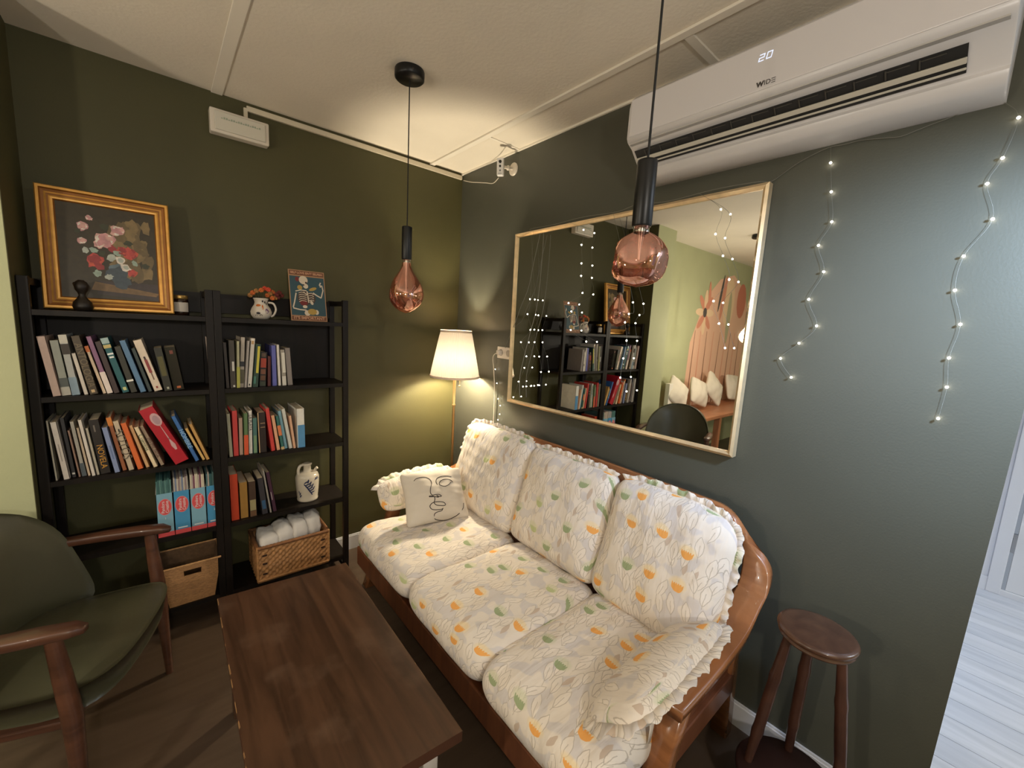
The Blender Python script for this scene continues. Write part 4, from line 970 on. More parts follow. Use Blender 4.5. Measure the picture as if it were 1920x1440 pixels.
row(SH[3], [
 ((250, 952), (313, 945), (232, 630), (188, 62, 30), 'thick orange-red book at the left end of the third right shelf'),
 ((318, 938), (380, 930), (305, 690), (160, 118, 54), 'thick mustard-tan book on the third right shelf', {'dep': .19}),
 ((385, 925), (440, 918), (370, 680), (70, 50, 36), 'brown book with a pale picture panel, third right shelf', {'bands': ((.18, .48, (150, 140, 100), .1, .9), (.02, .16, (104, 74, 50), .1, .9))}),
 ((475, 915), (520, 905), (435, 655), (54, 50, 54), 'charcoal book with a blue patch, third right shelf', {'bands': ((.14, .38, (50, 84, 116), .2, .8),)}),
 ((528, 905), (545, 900), (462, 600), (150, 144, 134), 'thin grey book between the charcoal and the plum one'),
 ((553, 900), (583, 890), (488, 615), (66, 34, 52), 'dark plum book, last on the third right shelf', {'bands': ((.3, .5, (180, 170, 170), .3, .45),)}),
], 3.89, (370, 730), G5, xmin=-1.425)
# ---- magazine files
M_mb = mat('file_blue', (74, 146, 188), .4); M_mb2 = mat('file_pale_blue', (128, 172, 190), .4); M_red = mat('file_red', (214, 82, 84), .45); M_wh = mat('file_white', (222, 224, 222), .5)
x_ = -1.690; wd = .0575
for i, (mm, lab) in enumerate(((M_mb2, 'blue magazine file with red oval, far left one behind the chair arm tip'), (M_mb, 'deeper blue magazine file with red oval, second from the left'), (M_mb2, 'greyish-blue magazine file with red oval, third from the left'), (M_mb, 'blue magazine file with red oval and a 2 below it, next to the middle posts'))):
    x0, x1 = x_ + i * (wd + .0012), x_ + i * (wd + .0012) + wd; zb = SH[3] + .0005; yf = -.268
    mb = MB().box((x0, yf, zb), (x1, yf + .002, zb + .200), 0).box((x0, yf, zb), (x0 + .002, -.06, zb + .2), 1).box((x1 - .002, yf, zb), (x1, -.06, zb + .2), 1).box((x0, yf, zb), (x1, -.06, zb + .002), 0)
    o = tag(mb.build('magazine_file', [mm, M_wh], loc=((x0 + x1) / 2, yf, zb)), lab, 'magazine file', 'blue magazine files on the third left shelf')
    MB().box((x0 + .0008, yf - .0008, zb), (x1 - .0008, yf, zb + .020)).build('red_band', M_red, o)
    xc = (x0 + x1) / 2; zc = zb + .138
    ov = MB(); oval(ov, xc, zc, .0235, .038, yf - .0007, 28, 0); oval(ov, xc, zc, .0215, .0355, yf - .0010, 28, 1)
    ov.build('oval_logo', [mat('oval_rim', (224, 140, 138), .5), M_red], o)
    Mt = frame((xc - .006, yf - .0013, zc), (0, 0, 1), (-1, 0, 0)); text('Pandora', .0165, M_wh, o, Mt, 'lettering', .0002)
    Mt = frame((xc + .008, yf - .0013, zc), (0, 0, 1), (-1, 0, 0)); text('Creativa', .0165, M_wh, o, Mt, 'lettering', .0002)
    if i in (0, 3): text('2' if i == 3 else '1', .014, M_wh, o, frame((xc, yf - .0013, zb + .084), (1, 0, 0), (0, 0, 1)), 'number', .0002)
    MB().box((xc - .018, yf - .0012, zb + .026), (xc + .016, yf - .0006, zb + .031)).build('small_print', M_wh, o)
    # magazines inside
    cols = [[(70, 110, 106), (60, 96, 94), (90, 130, 124)], [(176, 168, 158), (120, 132, 156), (196, 186, 170), (150, 130, 128)], [(206, 196, 170), (176, 160, 150), (120, 70, 90), (214, 200, 178)], [(80, 110, 110), (170, 160, 150), (60, 100, 100), (50, 90, 92)]][i]
    n_ = 9
    for k in range(n_):
        xa = x0 + .003 + k * (wd - .006) / n_; hh = .262 + random.uniform(-.006, .004)
        g_ = MB().box((xa, yf + .004, zb + .0025), (xa + (wd - .006) / n_ - .0006, -.075, zb + hh))
        tag(g_.build('magazine', cmat(cols[k % len(cols)]), loc=(xa, yf + .004, zb)), 'thin magazine, %s from the left inside the %s blue magazine file' % (('first', 'second', 'third', 'fourth', 'fifth', 'sixth', 'seventh', 'eighth', 'ninth')[k], ('far left', 'second', 'third', 'far right')[i]), 'magazine', 'magazines standing in the %s file from the left' % ('first', 'second', 'third', 'fourth')[i])

# ================================================================ gold framed painting on top
fb0, fb1 = -1.972, -1.590; zt_, zb_ = 1.930, SH[0] + .001
lean_ = RD(5)
Mf = Matrix.Translation(((fb0 + fb1) / 2, -.128, zb_)) @ Matrix.Rotation(-lean_, 4, 'X')
Mf = Matrix.Translation(((fb0 + fb1) / 2, -.128, zb_ + .003)) @ Matrix.Rotation(-lean_, 4, 'X') @ Matrix.Rotation(pi / 2, 4, 'X')
# local: x right, y up the picture, z towards the viewer
fw, fh = .196, .470
e = empty('framed_painting', (Mf.translation.x, Mf.translation.y, zb_), label='flower painting in a wide gold frame standing on top of the left bookcase', cat='painting')
M_gold = mat('gold_frame', (216, 160, 78), .38, .35, noise=.12, nscale=30); M_gold2 = mat('gold_groove', (140, 88, 34), .5, .3, noise=.1, nscale=30)
prof = [(0, 0, 0), (0, .016, 0), (.004, .022, 0), (.012, .022, 0), (.016, .015, 1), (.024, .012, 1), (.030, .014, 0), (.036, .012, 1), (.040, .009, 0), (.046, .008, 0), (.050, .003, 1), (.050, 0, 1)]
fm = MB()
cor = [(-fw, 0), (fw, 0), (fw, fh), (-fw, fh)]; sg_ = [(1, 1), (-1, 1), (-1, -1), (1, -1)]
for k in range(len(prof) - 1):
    i0, z0, m0 = prof[k]; i1, z1, m1 = prof[k + 1]
    for c in range(4):
        d_ = (c + 1) % 4
        P4 = [(cor[c][0] + sg_[c][0] * i0, cor[c][1] + sg_[c][1] * i0, z0), (cor[d_][0] + sg_[d_][0] * i0, cor[d_][1] + sg_[d_][1] * i0, z0), (cor[d_][0] + sg_[d_][0] * i1, cor[d_][1] + sg_[d_][1] * i1, z1), (cor[c][0] + sg_[c][0] * i1, cor[c][1] + sg_[c][1] * i1, z1)]
        fm.add([Mf @ Vector(p_) for p_ in P4], [(0, 1, 2, 3)], m1)
fm.add([Mf @ Vector((a, b, 0)) for a, b in cor], [(3, 2, 1, 0)], 1)
fm.build('gold_frame', [M_gold, M_gold2], e)
def disc(mb, M, cx, cy, rx, ry, mi, z, n=14, rot=0, wob=0, seed=0):
    rnd = random.Random(seed); V = []
    for k in range(n):
        a = 2 * pi * k / n; r_ = 1 + wob * (rnd.random() - .5); px_, py_ = rx * r_ * cos(a), ry * r_ * sin(a)
        V.append(M @ Vector((cx + px_ * cos(rot) - py_ * sin(rot), cy + px_ * sin(rot) + py_ * cos(rot), z)))
    mb.poly(V, mi)
pal = [(54, 44, 24), (106, 88, 56), (130, 108, 70), (60, 48, 46), (196, 140, 140), (208, 160, 150), (186, 70, 62), (200, 84, 60), (176, 180, 168), (98, 114, 122), (66, 76, 84), (150, 166, 150), (120, 92, 58), (54, 56, 34), (150, 50, 50), (222, 210, 196)]
PM = [mat('paint_%d' % i, c, .45, noise=.18, nscale=50) for i, c in enumerate(pal)]
cv = MB(); W2, H0, H1 = fw - .048, .048, fh - .048
cv.poly([Mf @ Vector(p_) for p_ in ((-W2, H0, .0010), (W2, H0, .0010), (W2, H1, .0010), (-W2, H1, .0010))], 0)
for k in range(44):   # warm glow ground painted at the right
    disc(cv, Mf, random.uniform(.02, W2 - .03), random.uniform(H0 + .10, H1 - .06), random.uniform(.012, .026), random.uniform(.02, .04), random.choice((1, 1, 2, 2)), .0011 + k * .00001, wob=.5, seed=k)
cv.poly([Mf @ Vector(p_) for p_ in ((-.045, H0 + .02, .0016), (W2, H0 + .005, .0016), (W2, H0 + .075, .0016), (-.04, H0 + .075, .0016))], 3)
cv.poly([Mf @ Vector(p_) for p_ in ((-.062, H0 + .036, .0018), (W2 - .01, H0 + .022, .0018), (W2, H0 + .036, .0018), (-.05, H0 + .070, .0018))], 12)
def U(px_, py_): return (px_ - 880) / 790 * 2 * W2, H0 + (1 - (py_ - 330) / 800) * (H1 - H0)   # from the close look of the picture
fl_ = [(680, 515, 50, 4), (735, 440, 30, 5), (950, 520, 62, 5), (985, 510, 34, 4), (840, 620, 92, 5), (880, 600, 50, 4), (800, 650, 50, 5), (1040, 710, 78, 7), (980, 690, 50, 6), (760, 800, 82, 6), (740, 790, 40, 14), (790, 850, 40, 14),
       (670, 640, 40, 4), (690, 720, 34, 8), (755, 710, 34, 11), (1050, 880, 46, 7), (900, 680, 44, 14), (940, 715, 36, 11), (890, 760, 44, 8), (960, 780, 46, 15), (1000, 840, 44, 15), (920, 850, 60, 9), (930, 920, 100, 10), (960, 960, 86, 10), (860, 930, 34, 8), (770, 910, 38, 11), (1160, 690, 44, 1), (1170, 810, 34, 13), (640, 560, 30, 13), (850, 500, 40, 13), (1040, 620, 36, 13), (820, 730, 30, 13), (1080, 790, 30, 11)]
for k, (a, b, r_, mi) in enumerate(fl_):
    x2, y2 = U(a, b); disc(cv, Mf, x2, y2, r_ * .00031, r_ * .00037, mi, .0020 + k * .00002, wob=.5, seed=k, rot=k)
    if mi in (4, 5, 6, 7):
        for q in range(5): disc(cv, Mf, x2 + r_ * .0002 * cos(q * 1.26 + k), y2 + r_ * .00024 * sin(q * 1.26 + k), r_ * .00013, r_ * .00008, {4: 5, 5: 4, 6: 7, 7: 6}[mi] if q % 2 else {4: 15, 5: 15, 6: 14, 7: 14}[mi], .0024 + k * .00002 + q * .000003, wob=.5, seed=k * 7 + q, rot=q * 1.26 + k + 1.57)
    if mi in (4, 5, 6, 7, 15): disc(cv, Mf, x2 + .002, y2 + .002, r_ * .00018, r_ * .00022, {4: 5, 5: 4, 6: 14, 7: 6, 15: 8}[mi], .0028 + k * .00002, wob=.5, seed=k + 50, rot=k)
cv.build('painted_canvas', PM, e)

# small dark figurine in front of it
f_ = ony(156, 578, -.19)
MB_ = MB().lathe([(.016, 0), (.026, .004), (.030, .018), (.027, .034), (.016, .048), (.010, .060), (.012, .070), (.019, .082), (.022, .098), (.017, .112), (.008, .120)], (0, 0, 0), 20).ball((.014, 0, .098), .008).ball((-.016, .002, .104), .008)
MB_ = tag(MB_.build('figurine', mat('dark_bronze', (34, 26, 18), .45, .3), loc=(f_.x, -.19, SH[0] + .0005), world=False), 'small dark figurine in front of the gold-framed painting', 'figurine')
# jar with gold lid
j_ = Vector((-1.560, -.085, SH[0] + .0005)); e = empty('jar', j_, label='small dark glass jar with white label and gold lid beside the painting', cat='jar')
MB().lathe([(.026, 0), (.030, .003), (.0305, .010), (.0305, .062), (.028, .070), (.025, .074)], j_, 28).build('glass', mat('amber_glass', (40, 24, 16), .12, spec=.6), e)
MB().lathe([(.027, .073), (.0285, .075), (.0285, .088), (.026, .090)], j_, 28).build('lid', mat('lid_gold', (206, 170, 104), .3, .8), e)
lb = MB(); V = []
for k in range(13):
    a = RD(-150 + k * 10); V += [j_ + Vector((.0309 * cos(a), .0309 * sin(a), .016)), j_ + Vector((.0309 * cos(a), .0309 * sin(a), .058))]
lb.add(V, [(2 * k, 2 * k + 2, 2 * k + 3, 2 * k + 1) for k in range(12)]); lb.build('paper_label', mat('label_paper', (206, 198, 188), .6), e)

# painted jug with dried flowers
jx, jy = -1.252, -.165; e = empty('painted_jug', (jx, jy, SH[0]), label='small white painted jug with rooster-like colours on the right bookcase top', cat='jug')
M_cer = mat('painted_ceramic', (220, 208, 192), .25, coat=.3)
MB().lathe([(.026, 0), (.034, .003), (.044, .018), (.046, .034), (.040, .052), (.030, .068), (.027, .080), (.031, .094), (.034, .100), (.031, .101), (.024, .082)], (jx, jy, SH[0] + .0005), 32, wob=lambda a, z: 1 + (.35 * max(0, cos(a - 3.4)) ** 6 if z > 1.44 + .095 - .0 + .0 and z > 1.54 else 0)).build('jug_body', M_cer, e)
MB().tube(spline([(jx + .030, jy - .006, SH[0] + .082), (jx + .052, jy - .010, SH[0] + .078), (jx + .062, jy - .012, SH[0] + .050), (jx + .052, jy - .010, SH[0] + .022), (jx + .040, jy - .008, SH[0] + .014)], 5), .005, 8).build('handle', M_cer, e)
pt_ = MB()
def patch(mb, a0, z0, da, dz, mi, R):
    V = []
    for k in range(10):
        t = 2 * pi * k / 10; a = a0 + da * cos(t); z = z0 + dz * sin(t); r_ = R(z) + .0008; V.append((jx + r_ * cos(a), jy + r_ * sin(a), SH[0] + z))
    mb.poly(V, mi)
def RJ(z):
    P_ = [(0, .026), (.018, .044), (.034, .046), (.052, .040), (.068, .030), (.080, .027), (.1, .034)]
    for i in range(len(P_) - 1):
        if P_[i][0] <= z <= P_[i + 1][0]: t = (z - P_[i][0]) / (P_[i + 1][0] - P_[i][0]); return P_[i][1] + t * (P_[i + 1][1] - P_[i][1])
    return .03
for a0, z0, da, dz, mi in ((-1.05, .026, .26, .020, 0), (-1.15, .040, .18, .012, 3), (-2.0, .028, .20, .006, 1), (-1.75, .018, .14, .005, 1), (-2.2, .016, .14, .005, 1), (-1.55, .058, .10, .012, 2), (-2.1, .066, .34, .006, 2), (-1.5, .086, .12, .005, 1), (-1.15, .082, .12, .006, 1), (-.85, .076, .12, .007, 1)): patch(pt_, a0, z0, da, dz, mi, RJ)
pt_.build('painted_decor', [mat('jug_red', (120, 30, 34), .3), mat('jug_dark', (52, 46, 50), .3), mat('jug_orange', (206, 110, 40), .3), mat('jug_mauve', (120, 90, 130), .3)], e)
fm_ = MB(); random.seed(9)
fl2 = empty('dried_flowers', (jx, jy, SH[0] + .09), label='dried orange and red flowers leaning out of the painted jug', cat='flowers')
heads = [(-.035, .125, 0), (-.02, .135, 3), (.0, .140, 0), (.018, .150, 1), (.030, .145, 1), (.040, .128, 3), (.052, .135, 0), (.066, .125, 2), (.080, .135, 2), (.090, .122, 2), (.046, .105, 0), (.060, .108, 3), (.028, .118, 0), (.072, .112, 2), (-.045, .112, 3)]
st_ = MB()
for k, (dx, dz, mi) in enumerate(heads):
    c = Vector((jx + dx, jy - .01 + random.uniform(-.015, .012), SH[0] + dz)); st_.tube([(jx, jy, SH[0] + .06), ((jx + c.x) / 2, jy, SH[0] + .11), c], .0009, 5)
    for q in range(7):
        a = q * 2 * pi / 7; fm_.ball(c + Vector((.006 * cos(a), .004 * sin(a * 2), .006 * sin(a))), .0062, mi, 6, (1, .5, .9))
    fm_.ball(c, .006, mi, 6)
fm_.build('flower_head', [mat('petal_orange', (196, 100, 44), .7), mat('petal_coral', (204, 72, 46), .7), mat('petal_maroon', (96, 28, 24), .7), mat('petal_straw', (160, 112, 60), .7)], fl2)
st_.build('flower_stem', mat('dry_stem', (96, 84, 50), .8), fl2)

# poster
pw, ph_ = .172, .262
Mp = Matrix.Translation((-1.045, -.226, SH[0] + .0012)) @ Matrix.Rotation(-RD(12), 4, 'X') @ Matrix.Rotation(pi / 2, 4, 'X')
e = empty('poster', (-1.045, -.226, SH[0]), label='small skeleton poster reading SELF LOVE ISN\'T SELFISH on the right bookcase', cat='poster')
MB().box((-pw / 2, 0, -.003), (pw / 2, ph_, 0), M=Mp).build('board', mat('poster_tan', (168, 128, 94), .6), e)
M_teal = mat('poster_teal', (44, 74, 84), .55); M_br = mat('poster_brown', (104, 62, 42), .6); M_bone = mat('poster_bone', (206, 192, 172), .6); M_rib = mat('poster_shadow', (70, 52, 46), .6); M_pt = mat('poster_letter', (196, 150, 118), .6); M_org = mat('poster_organ', (110, 34, 34), .6); M_flw = mat('poster_flower', (170, 140, 70), .6)
pp = MB()
def R4(x0, y0, x1, y1, mi, z): pp.poly([Mp @ Vector(q) for q in ((x0, y0, z), (x1, y0, z), (x1, y1, z), (x0, y1, z))], mi)
R4(-.082, .236, .082, .258, 1, .0004); R4(-.082, .004, .082, .024, 1, .0004); R4(-.082, .028, .082, .230, 0, .0004)
def PQ(a, b): return ((a - 1325) / 345 * .082 * 1.0, .028 + (1 - (b - 170 - (a - 1000) * .05) / 680) * .202)
def stroke(pts, w, mi, z=.0012):
    P2 = [Vector((*PQ(*p_), 0)) for p_ in pts]
    for i in range(len(P2) - 1):
        a, b = P2[i], P2[i + 1]; t = (b - a).normalized(); n2 = Vector((-t.y, t.x, 0)) * w
        pp.poly([Mp @ (a - n2 + Vector((0, 0, z))), Mp @ (b - n2 + Vector((0, 0, z))), Mp @ (b + n2 + Vector((0, 0, z))), Mp @ (a + n2 + Vector((0, 0, z)))], mi)
def pd(a, b, rx, ry, mi, z, rot=0): x2, y2 = PQ(a, b); disc(pp, Mp, x2, y2, rx, ry, mi, z, rot=rot)
pd(1130, 230, .010, .012, 5, .0007); pd(1250, 245, .021, .022, 2, .0008); pd(1290, 350, .012, .013, 2, .0009); pd(1300, 290, .0045, .0055, 3, .0011); pd(1250, 330, .004, .004, 3, .0011)
pd(1170, 375, .012, .012, 6, .0009); pd(1250, 560, .033, .040, 3, .0006); pd(1400, 560, .018, .03, 3, .0006); pd(1430, 400, .020, .008, 6, .0007, .4)
for k in range(5): stroke([(1140, 470 + k * 38), (1200, 455 + k * 36), (1290, 480 + k * 34)], .0016, 2)
for k in range(4): stroke([(1330, 480 + k * 40), (1400, 470 + k * 40), (1440, 500 + k * 36)], .0016, 2)
stroke([(1310, 440), (1320, 540), (1330, 640)], .003, 2); stroke([(1240, 450), (1330, 530)], .002, 2)
stroke([(1080, 440), (1180, 420), (1300, 430)], .0025, 2); stroke([(1090, 470), (1050, 620), (1015, 720)], .003, 2); stroke([(1015, 730), (1150, 760), (1270, 770)], .003, 2)
stroke([(1430, 465), (1500, 510), (1590, 555)], .003, 2); stroke([(1590, 555), (1640, 420), (1620, 330)], .0028, 2); stroke([(1620, 340), (1570, 330), (1600, 280)], .003, 2); stroke([(1600, 360), (1580, 350)], .003, 2)
pd(1230, 640, .018, .016, 5, .0010); pd(1250, 710, .011, .008, 2, .0012); pd(1390, 640, .007, .012, 2, .0012, .4)
pd(1290, 820, .014, .014, 2, .0010); pd(1390, 800, .022, .016, 6, .0011); pd(1480, 810, .010, .013, 2, .0010)
pp.build('skeleton_print', [M_teal, M_br, M_bone, M_rib, M_pt, M_org, M_flw], e)
text("SELF LOVE ISN'T SELFISH", .0155, M_pt, e, Mp @ Matrix.Translation((0, .247, .0007)), 'lettering', .0002, .92, .0004)
text("IT'S IMPORTANT", .0205, M_pt, e, Mp @ Matrix.Translation((0, .014, .0007)), 'lettering', .0002, .98, .0004)

# blue and white jug
bx_, by_ = -1.060, -.185; e = empty('ceramic_jug', (bx_, by_, SH[3]), label='white ceramic jug with blue leaf painting on the third right shelf', cat='jug')
M_c2 = mat('glazed_white', (196, 186, 168), .22, coat=.4)
zz = SH[3] + .0005
MB().lathe([(.044, 0), (.052, .003), (.053, .012), (.051, .018), (.055, .05), (.059, .10), (.059, .135), (.053, .150), (.040, .158), (.022, .163), (.019, .17), (.019, .195), (.024, .200), (.024, .206), (.018, .208)], (bx_, by_, zz), 36).build('jug_body', M_c2, e)
MB().tube(spline([(bx_ - .018, by_, zz + .200), (bx_ - .036, by_ - .004, zz + .198), (bx_ - .046, by_ - .006, zz + .175), (bx_ - .044, by_ - .006, zz + .145)], 5), [.008] * 16, 8).build('handle', M_c2, e)
MB().tube(spline([(bx_ + .030, by_ - .01, zz + .150), (bx_ + .040, by_ - .015, zz + .172), (bx_ + .046, by_ - .02, zz + .180)], 4), .008, 8).build('spout', M_c2, e)
lf = MB(); M_blue = mat('cobalt_paint', (38, 48, 84), .3)
def RB(z): return .055 + .004 * min(1, max(0, (z - .05) / .05))
for a_, z_, sz, rt_ in [(-1.9, .118, 1, .6), (-1.78, .105, 1, .5), (-1.66, .094, 1, .5), (-1.55, .082, 1, .4), (-1.45, .070, 1, .3), (-1.35, .058, .9, .2), (-1.98, .100, .9, 2.2), (-1.84, .088, .9, 2.2), (-1.7, .074, .9, 2.1), (-1.58, .062, .9, 2.1), (-1.45, .050, .8, 2), (-1.74, .122, .9, 1.4), (-1.55, .110, .9, 1.2), (-1.38, .096, .9, 1.1), (-1.25, .080, .8, 1.0),
                        (-.95, .135, .8, .4), (-.85, .128, .8, .2), (-1.05, .128, .7, .8), (-2.5, .05, .8, 1.2), (-2.45, .038, .8, .9), (-2.6, .06, .7, 1.6)]:
    V = []
    for k in range(8):
        t = 2 * pi * k / 8; du, dv = .0130 * sz * cos(t), .0036 * sz * sin(t); u2, v2 = du * cos(rt_) - dv * sin(rt_), du * sin(rt_) + dv * cos(rt_)
        aa = a_ + u2 / .052; z2 = z_ + v2; r_ = RB(z2) + .0010; V.append((bx_ + r_ * cos(aa), by_ + r_ * sin(aa), zz + z2))
    lf.poly(V)
lf.build('leaf_painting', M_blue, e)

# ================================================================ baskets
M_wk = mat('wicker', (176, 128, 80), .7, noise=.3, nscale=60); M_wk2 = mat('wicker_dark', (120, 78, 44), .75, noise=.3, nscale=60)
def weave_wall(mb, a, b, h, out, nu, nv, amp, taper=Vector((0, 0, 0))):
    a, b = Vector(a), Vector(b); V = []; F = []; su, sv = nu * 4, nv * 4
    for j in range(sv + 1):
        for i in range(su + 1):
            u_, v_ = i / su, j / sv; p_ = a.lerp(b, u_) + Vector((0, 0, h * v_)) + taper * v_
            d_ = sin(pi * nu * u_) * (1 if int(v_ * nv * .9999) % 2 else -1) * abs(sin(pi * nv * v_)) ** .7
            V.append(p_ + Vector(out) * amp * d_)
    for j in range(sv):
        for i in range(su): q = j * (su + 1) + i; F.append((q, q + 1, q + su + 2, q + su + 1))
    mb.add(V, F, 0, True)
x0, x1, ya, yb, z0, hh = -1.322, -.984, -.292, -.060, SH[4] + .0005, .185
e = empty('wicker_basket', ((x0 + x1) / 2, -.17, z0), label='woven wicker basket full of white cloths on the bottom right shelf', cat='basket')
wb = MB(); fl3 = .004
for a, b, o_ in (((x0, ya, z0), (x1, ya, z0), (0, -1, 0)), ((x1, ya, z0), (x1, yb, z0), (1, 0, 0)), ((x1, yb, z0), (x0, yb, z0), (0, 1, 0)), ((x0, yb, z0), (x0, ya, z0), (-1, 0, 0))):
    weave_wall(wb, a, b, hh, o_, 22 if o_[0] == 0 else 14, 13, .0045)
wb.box((x0, ya, z0), (x1, yb, z0 + .004)); wb.build('woven_body', M_wk, e, solid=.003)
rim_ = [(x0, ya, z0 + hh), (x1, ya, z0 + hh), (x1, yb, z0 + hh), (x0, yb, z0 + hh)]
rb_ = MB()
for i in range(4):
    a, b = Vector(rim_[i]), Vector(rim_[(i + 1) % 4]); N_ = 40
    rb_.tube([a.lerp(b, k / N_) for k in range(N_ + 1)], [.0085 + .0016 * (k % 2) for k in range(N_ + 1)], 8)
rb_.build('rim', M_wk2, e)
for (cx2, cy2) in ((x0, ya), (x1, ya), (x1, yb), (x0, yb)): MB().tube([(cx2, cy2, z0 + .008 + hh * k / 20) for k in range(21)], [.006 + .001 * (k % 2) for k in range(21)], 8).build('corner_post', M_wk, e)
MB().tube([(x0, ya - .003, z0 + .012), (x1, ya - .003, z0 + .012)], .007, 8).build('bottom_band', M_wk, e)
hs = MB()
for cx2 in (x0 + .030, x1 - .030):
    for z in (z0 + .145, z0 + .100, z0 + .045): hs.box((cx2 - .010, ya - .0075, z - .004), (cx2 + .010, ya - .0035, z + .004))
hs.build('weave_gap', mat('gap_dark', (52, 30, 16), .9), e)
random.seed(12); M_cl = mat('white_cloth', (226, 220, 212), .9, bump=.5, bscale=30)
def cloth(cx2, cy2, cz2, sx2, sy2, sz2, seed, rz):
    rnd = random.Random(seed); ph2 = [rnd.random() * 6 for _ in range(6)]; V = []; F = []; n_, m_ = 20, 10
    for j in range(m_ + 1):
        for i in range(n_):
            a = 2 * pi * i / n_; t = pi * j / m_; k_ = .55
            x2 = abs(cos(a)) ** k_ * (1 if cos(a) > 0 else -1) * sin(t) ** k_; y2 = abs(sin(a)) ** k_ * (1 if sin(a) > 0 else -1) * sin(t) ** k_; z2 = cos(t)
            d_ = 1 + .07 * sin(3 * x2 * 2 + ph2[0]) + .06 * sin(7 * y2 + ph2[1] + 4 * x2) + .05 * sin(9 * z2 + ph2[2])
            p_ = Vector((x2 * sx2 * d_, y2 * sy2 * d_, z2 * sz2 * d_)); V.append(Matrix.Rotation(rz, 3, 'Z') @ p_)
    for j in range(m_):
        for i in range(n_): k_ = (i + 1) % n_; F.append((j * n_ + i, (j + 1) * n_ + i, (j + 1) * n_ + k_, j * n_ + k_))
    mb = MB(); mb.add(V, F, 0, True); o = mb.build('folded_cloth', M_cl, loc=(0, 0, 0)); o.location = (cx2, cy2, cz2); return o
for k, (dx, dz, s1, s2, s3, lab) in enumerate(((-.105, .175, .052, .085, .050, 'white folded cloth at the left in the wicker basket'), (-.030, .190, .045, .085, .060, 'white folded cloth left of the middle in the wicker basket'), (.040, .195, .045, .085, .065, 'white folded cloth right of the middle in the wicker basket'), (.110, .205, .042, .080, .075, 'tallest white cloth bundle at the right in the wicker basket'))):
    tag(cloth((x0 + x1) / 2 + dx, -.175, z0 + dz, s1, s2, s3, k, random.uniform(-.15, .15)), lab, 'cloth', 'white cloths in the wicker basket')
# seagrass bin
bx0, bx1, bz, bh = -1.668, -1.500, SH[4] + .0005, .195
M_sg = mat('seagrass', (176, 130, 84), .8, noise=.22, nscale=70, bump=.9, bscale=90, stretch=(1, 1, 3)); M_sg2 = mat('seagrass_inside', (104, 78, 52), .9, noise=.2, nscale=60, bump=.8, bscale=90)
e = empty('seagrass_bin', ((bx0 + bx1) / 2, -.18, bz), label='tapered empty seagrass bin with a handle slot on the bottom left shelf', cat='bin')
def bin_c(v, ins=0): # corners at height fraction v
    fl_2 = .030 * v; return [Vector((bx0 - fl_2 + ins, -.268 - .012 * v + ins, bz + bh * v)), Vector((bx1 + fl_2 - ins, -.268 - .012 * v + ins, bz + bh * v)), Vector((bx1 + fl_2 - ins, -.085 + ins * -1, bz + bh * v + 0)), Vector((bx0 - fl_2 + ins, -.085 - ins, bz + bh * v))]
wb = MB(); A, B_, C_, D_ = bin_c(0), bin_c(1), bin_c(1, .006), bin_c(.03, .006)
for i in range(4):
    k = (i + 1) % 4
    if i == 0:  # front wall with the slot cut out
        def fp(u_, v_, ins): P_ = bin_c(v_, ins); return P_[0].lerp(P_[1], u_)
        for ins, mi in ((0, 0), (.006, 1)):
            us, vs = [0, .37, .68, 1], [0, .72, .86, 1]
            for a in range(3):
                for b in range(3):
                    if a == 1 and b == 1: continue
                    wb.add([fp(us[a], vs[b], ins), fp(us[a + 1], vs[b], ins), fp(us[a + 1], vs[b + 1], ins), fp(us[a], vs[b + 1], ins)], [(0, 1, 2, 3)], mi)
        sl = [(.37, .72), (.68, .72), (.68, .86), (.37, .86)]
        for a in range(4):
            p_, q_ = sl[a], sl[(a + 1) % 4]; wb.add([fp(*p_, 0), fp(*q_, 0), fp(*q_, .006), fp(*p_, .006)], [(0, 1, 2, 3)], 0)
    else:
        wb.add([A[i], A[k], B_[k], B_[i]], [(0, 1, 2, 3)], 0); wb.add([D_[i], D_[k], C_[k], C_[i]], [(3, 2, 1, 0)], 1)
    wb.add([B_[i], B_[k], C_[k], C_[i]], [(0, 1, 2, 3)], 0)
wb.add(A, [(3, 2, 1, 0)], 0); wb.add(D_, [(0, 1, 2, 3)], 1)
wb.build('woven_body', [M_sg, M_sg2], e)
rb_ = MB()
for i in range(4):
    a, b = B_[i], B_[(i + 1) % 4]; rb_.tube([a.lerp(b, k / 30) for k in range(31)], [.0045 + .0008 * (k % 2) for k in range(31)], 6)
rb_.build('rim', mat('seagrass_rim', (190, 144, 94), .8, noise=.2, nscale=80), e)

# ================================================================ fairy lights
e = empty('fairy_lights', (0, -1.6, 2.1), label='curtain of small white fairy lights strung over the mirror and the wall', cat='string lights')
M_wire = mat('thin_clear_wire', (120, 118, 108), .5, spec=.4); M_led = emis('led_white', (255, 244, 222), 22)
wall_x, mir_x = -.008, -.062
def q8(p): return (1380 + p[0] / 2.25, 180 + p[1] / 2.25)
def qm(p): return (940 + p[0] / 2.667, 330 + p[1] / 2.667)
def drop(pts, conv, x, top=None, sc=1):
    P_ = [onx(*conv(p), x) for p in pts]; path = ([Vector(top)] if top is not None else []) + P_
    w = MB().tube(spline(path, 6), .0005, 4).build('drop_wire', M_wire, e)
    for p in P_:
        MB().ball(p + Vector((-.003, 0, 0)), .0036 * sc, n=8).build('light_bulb', M_led, w)
mainw = [onx(*q8(p), -.006) for p in [(150, 360), (250, 290), (330, 245), (400, 215), (455, 205), (530, 187), (620, 178), (690, 172), (750, 150), (820, 122), (880, 100), (960, 68), (1050, 38), (1140, 30)]]
topz = lambda y: 2.024 if y > -1.97 else 2.02
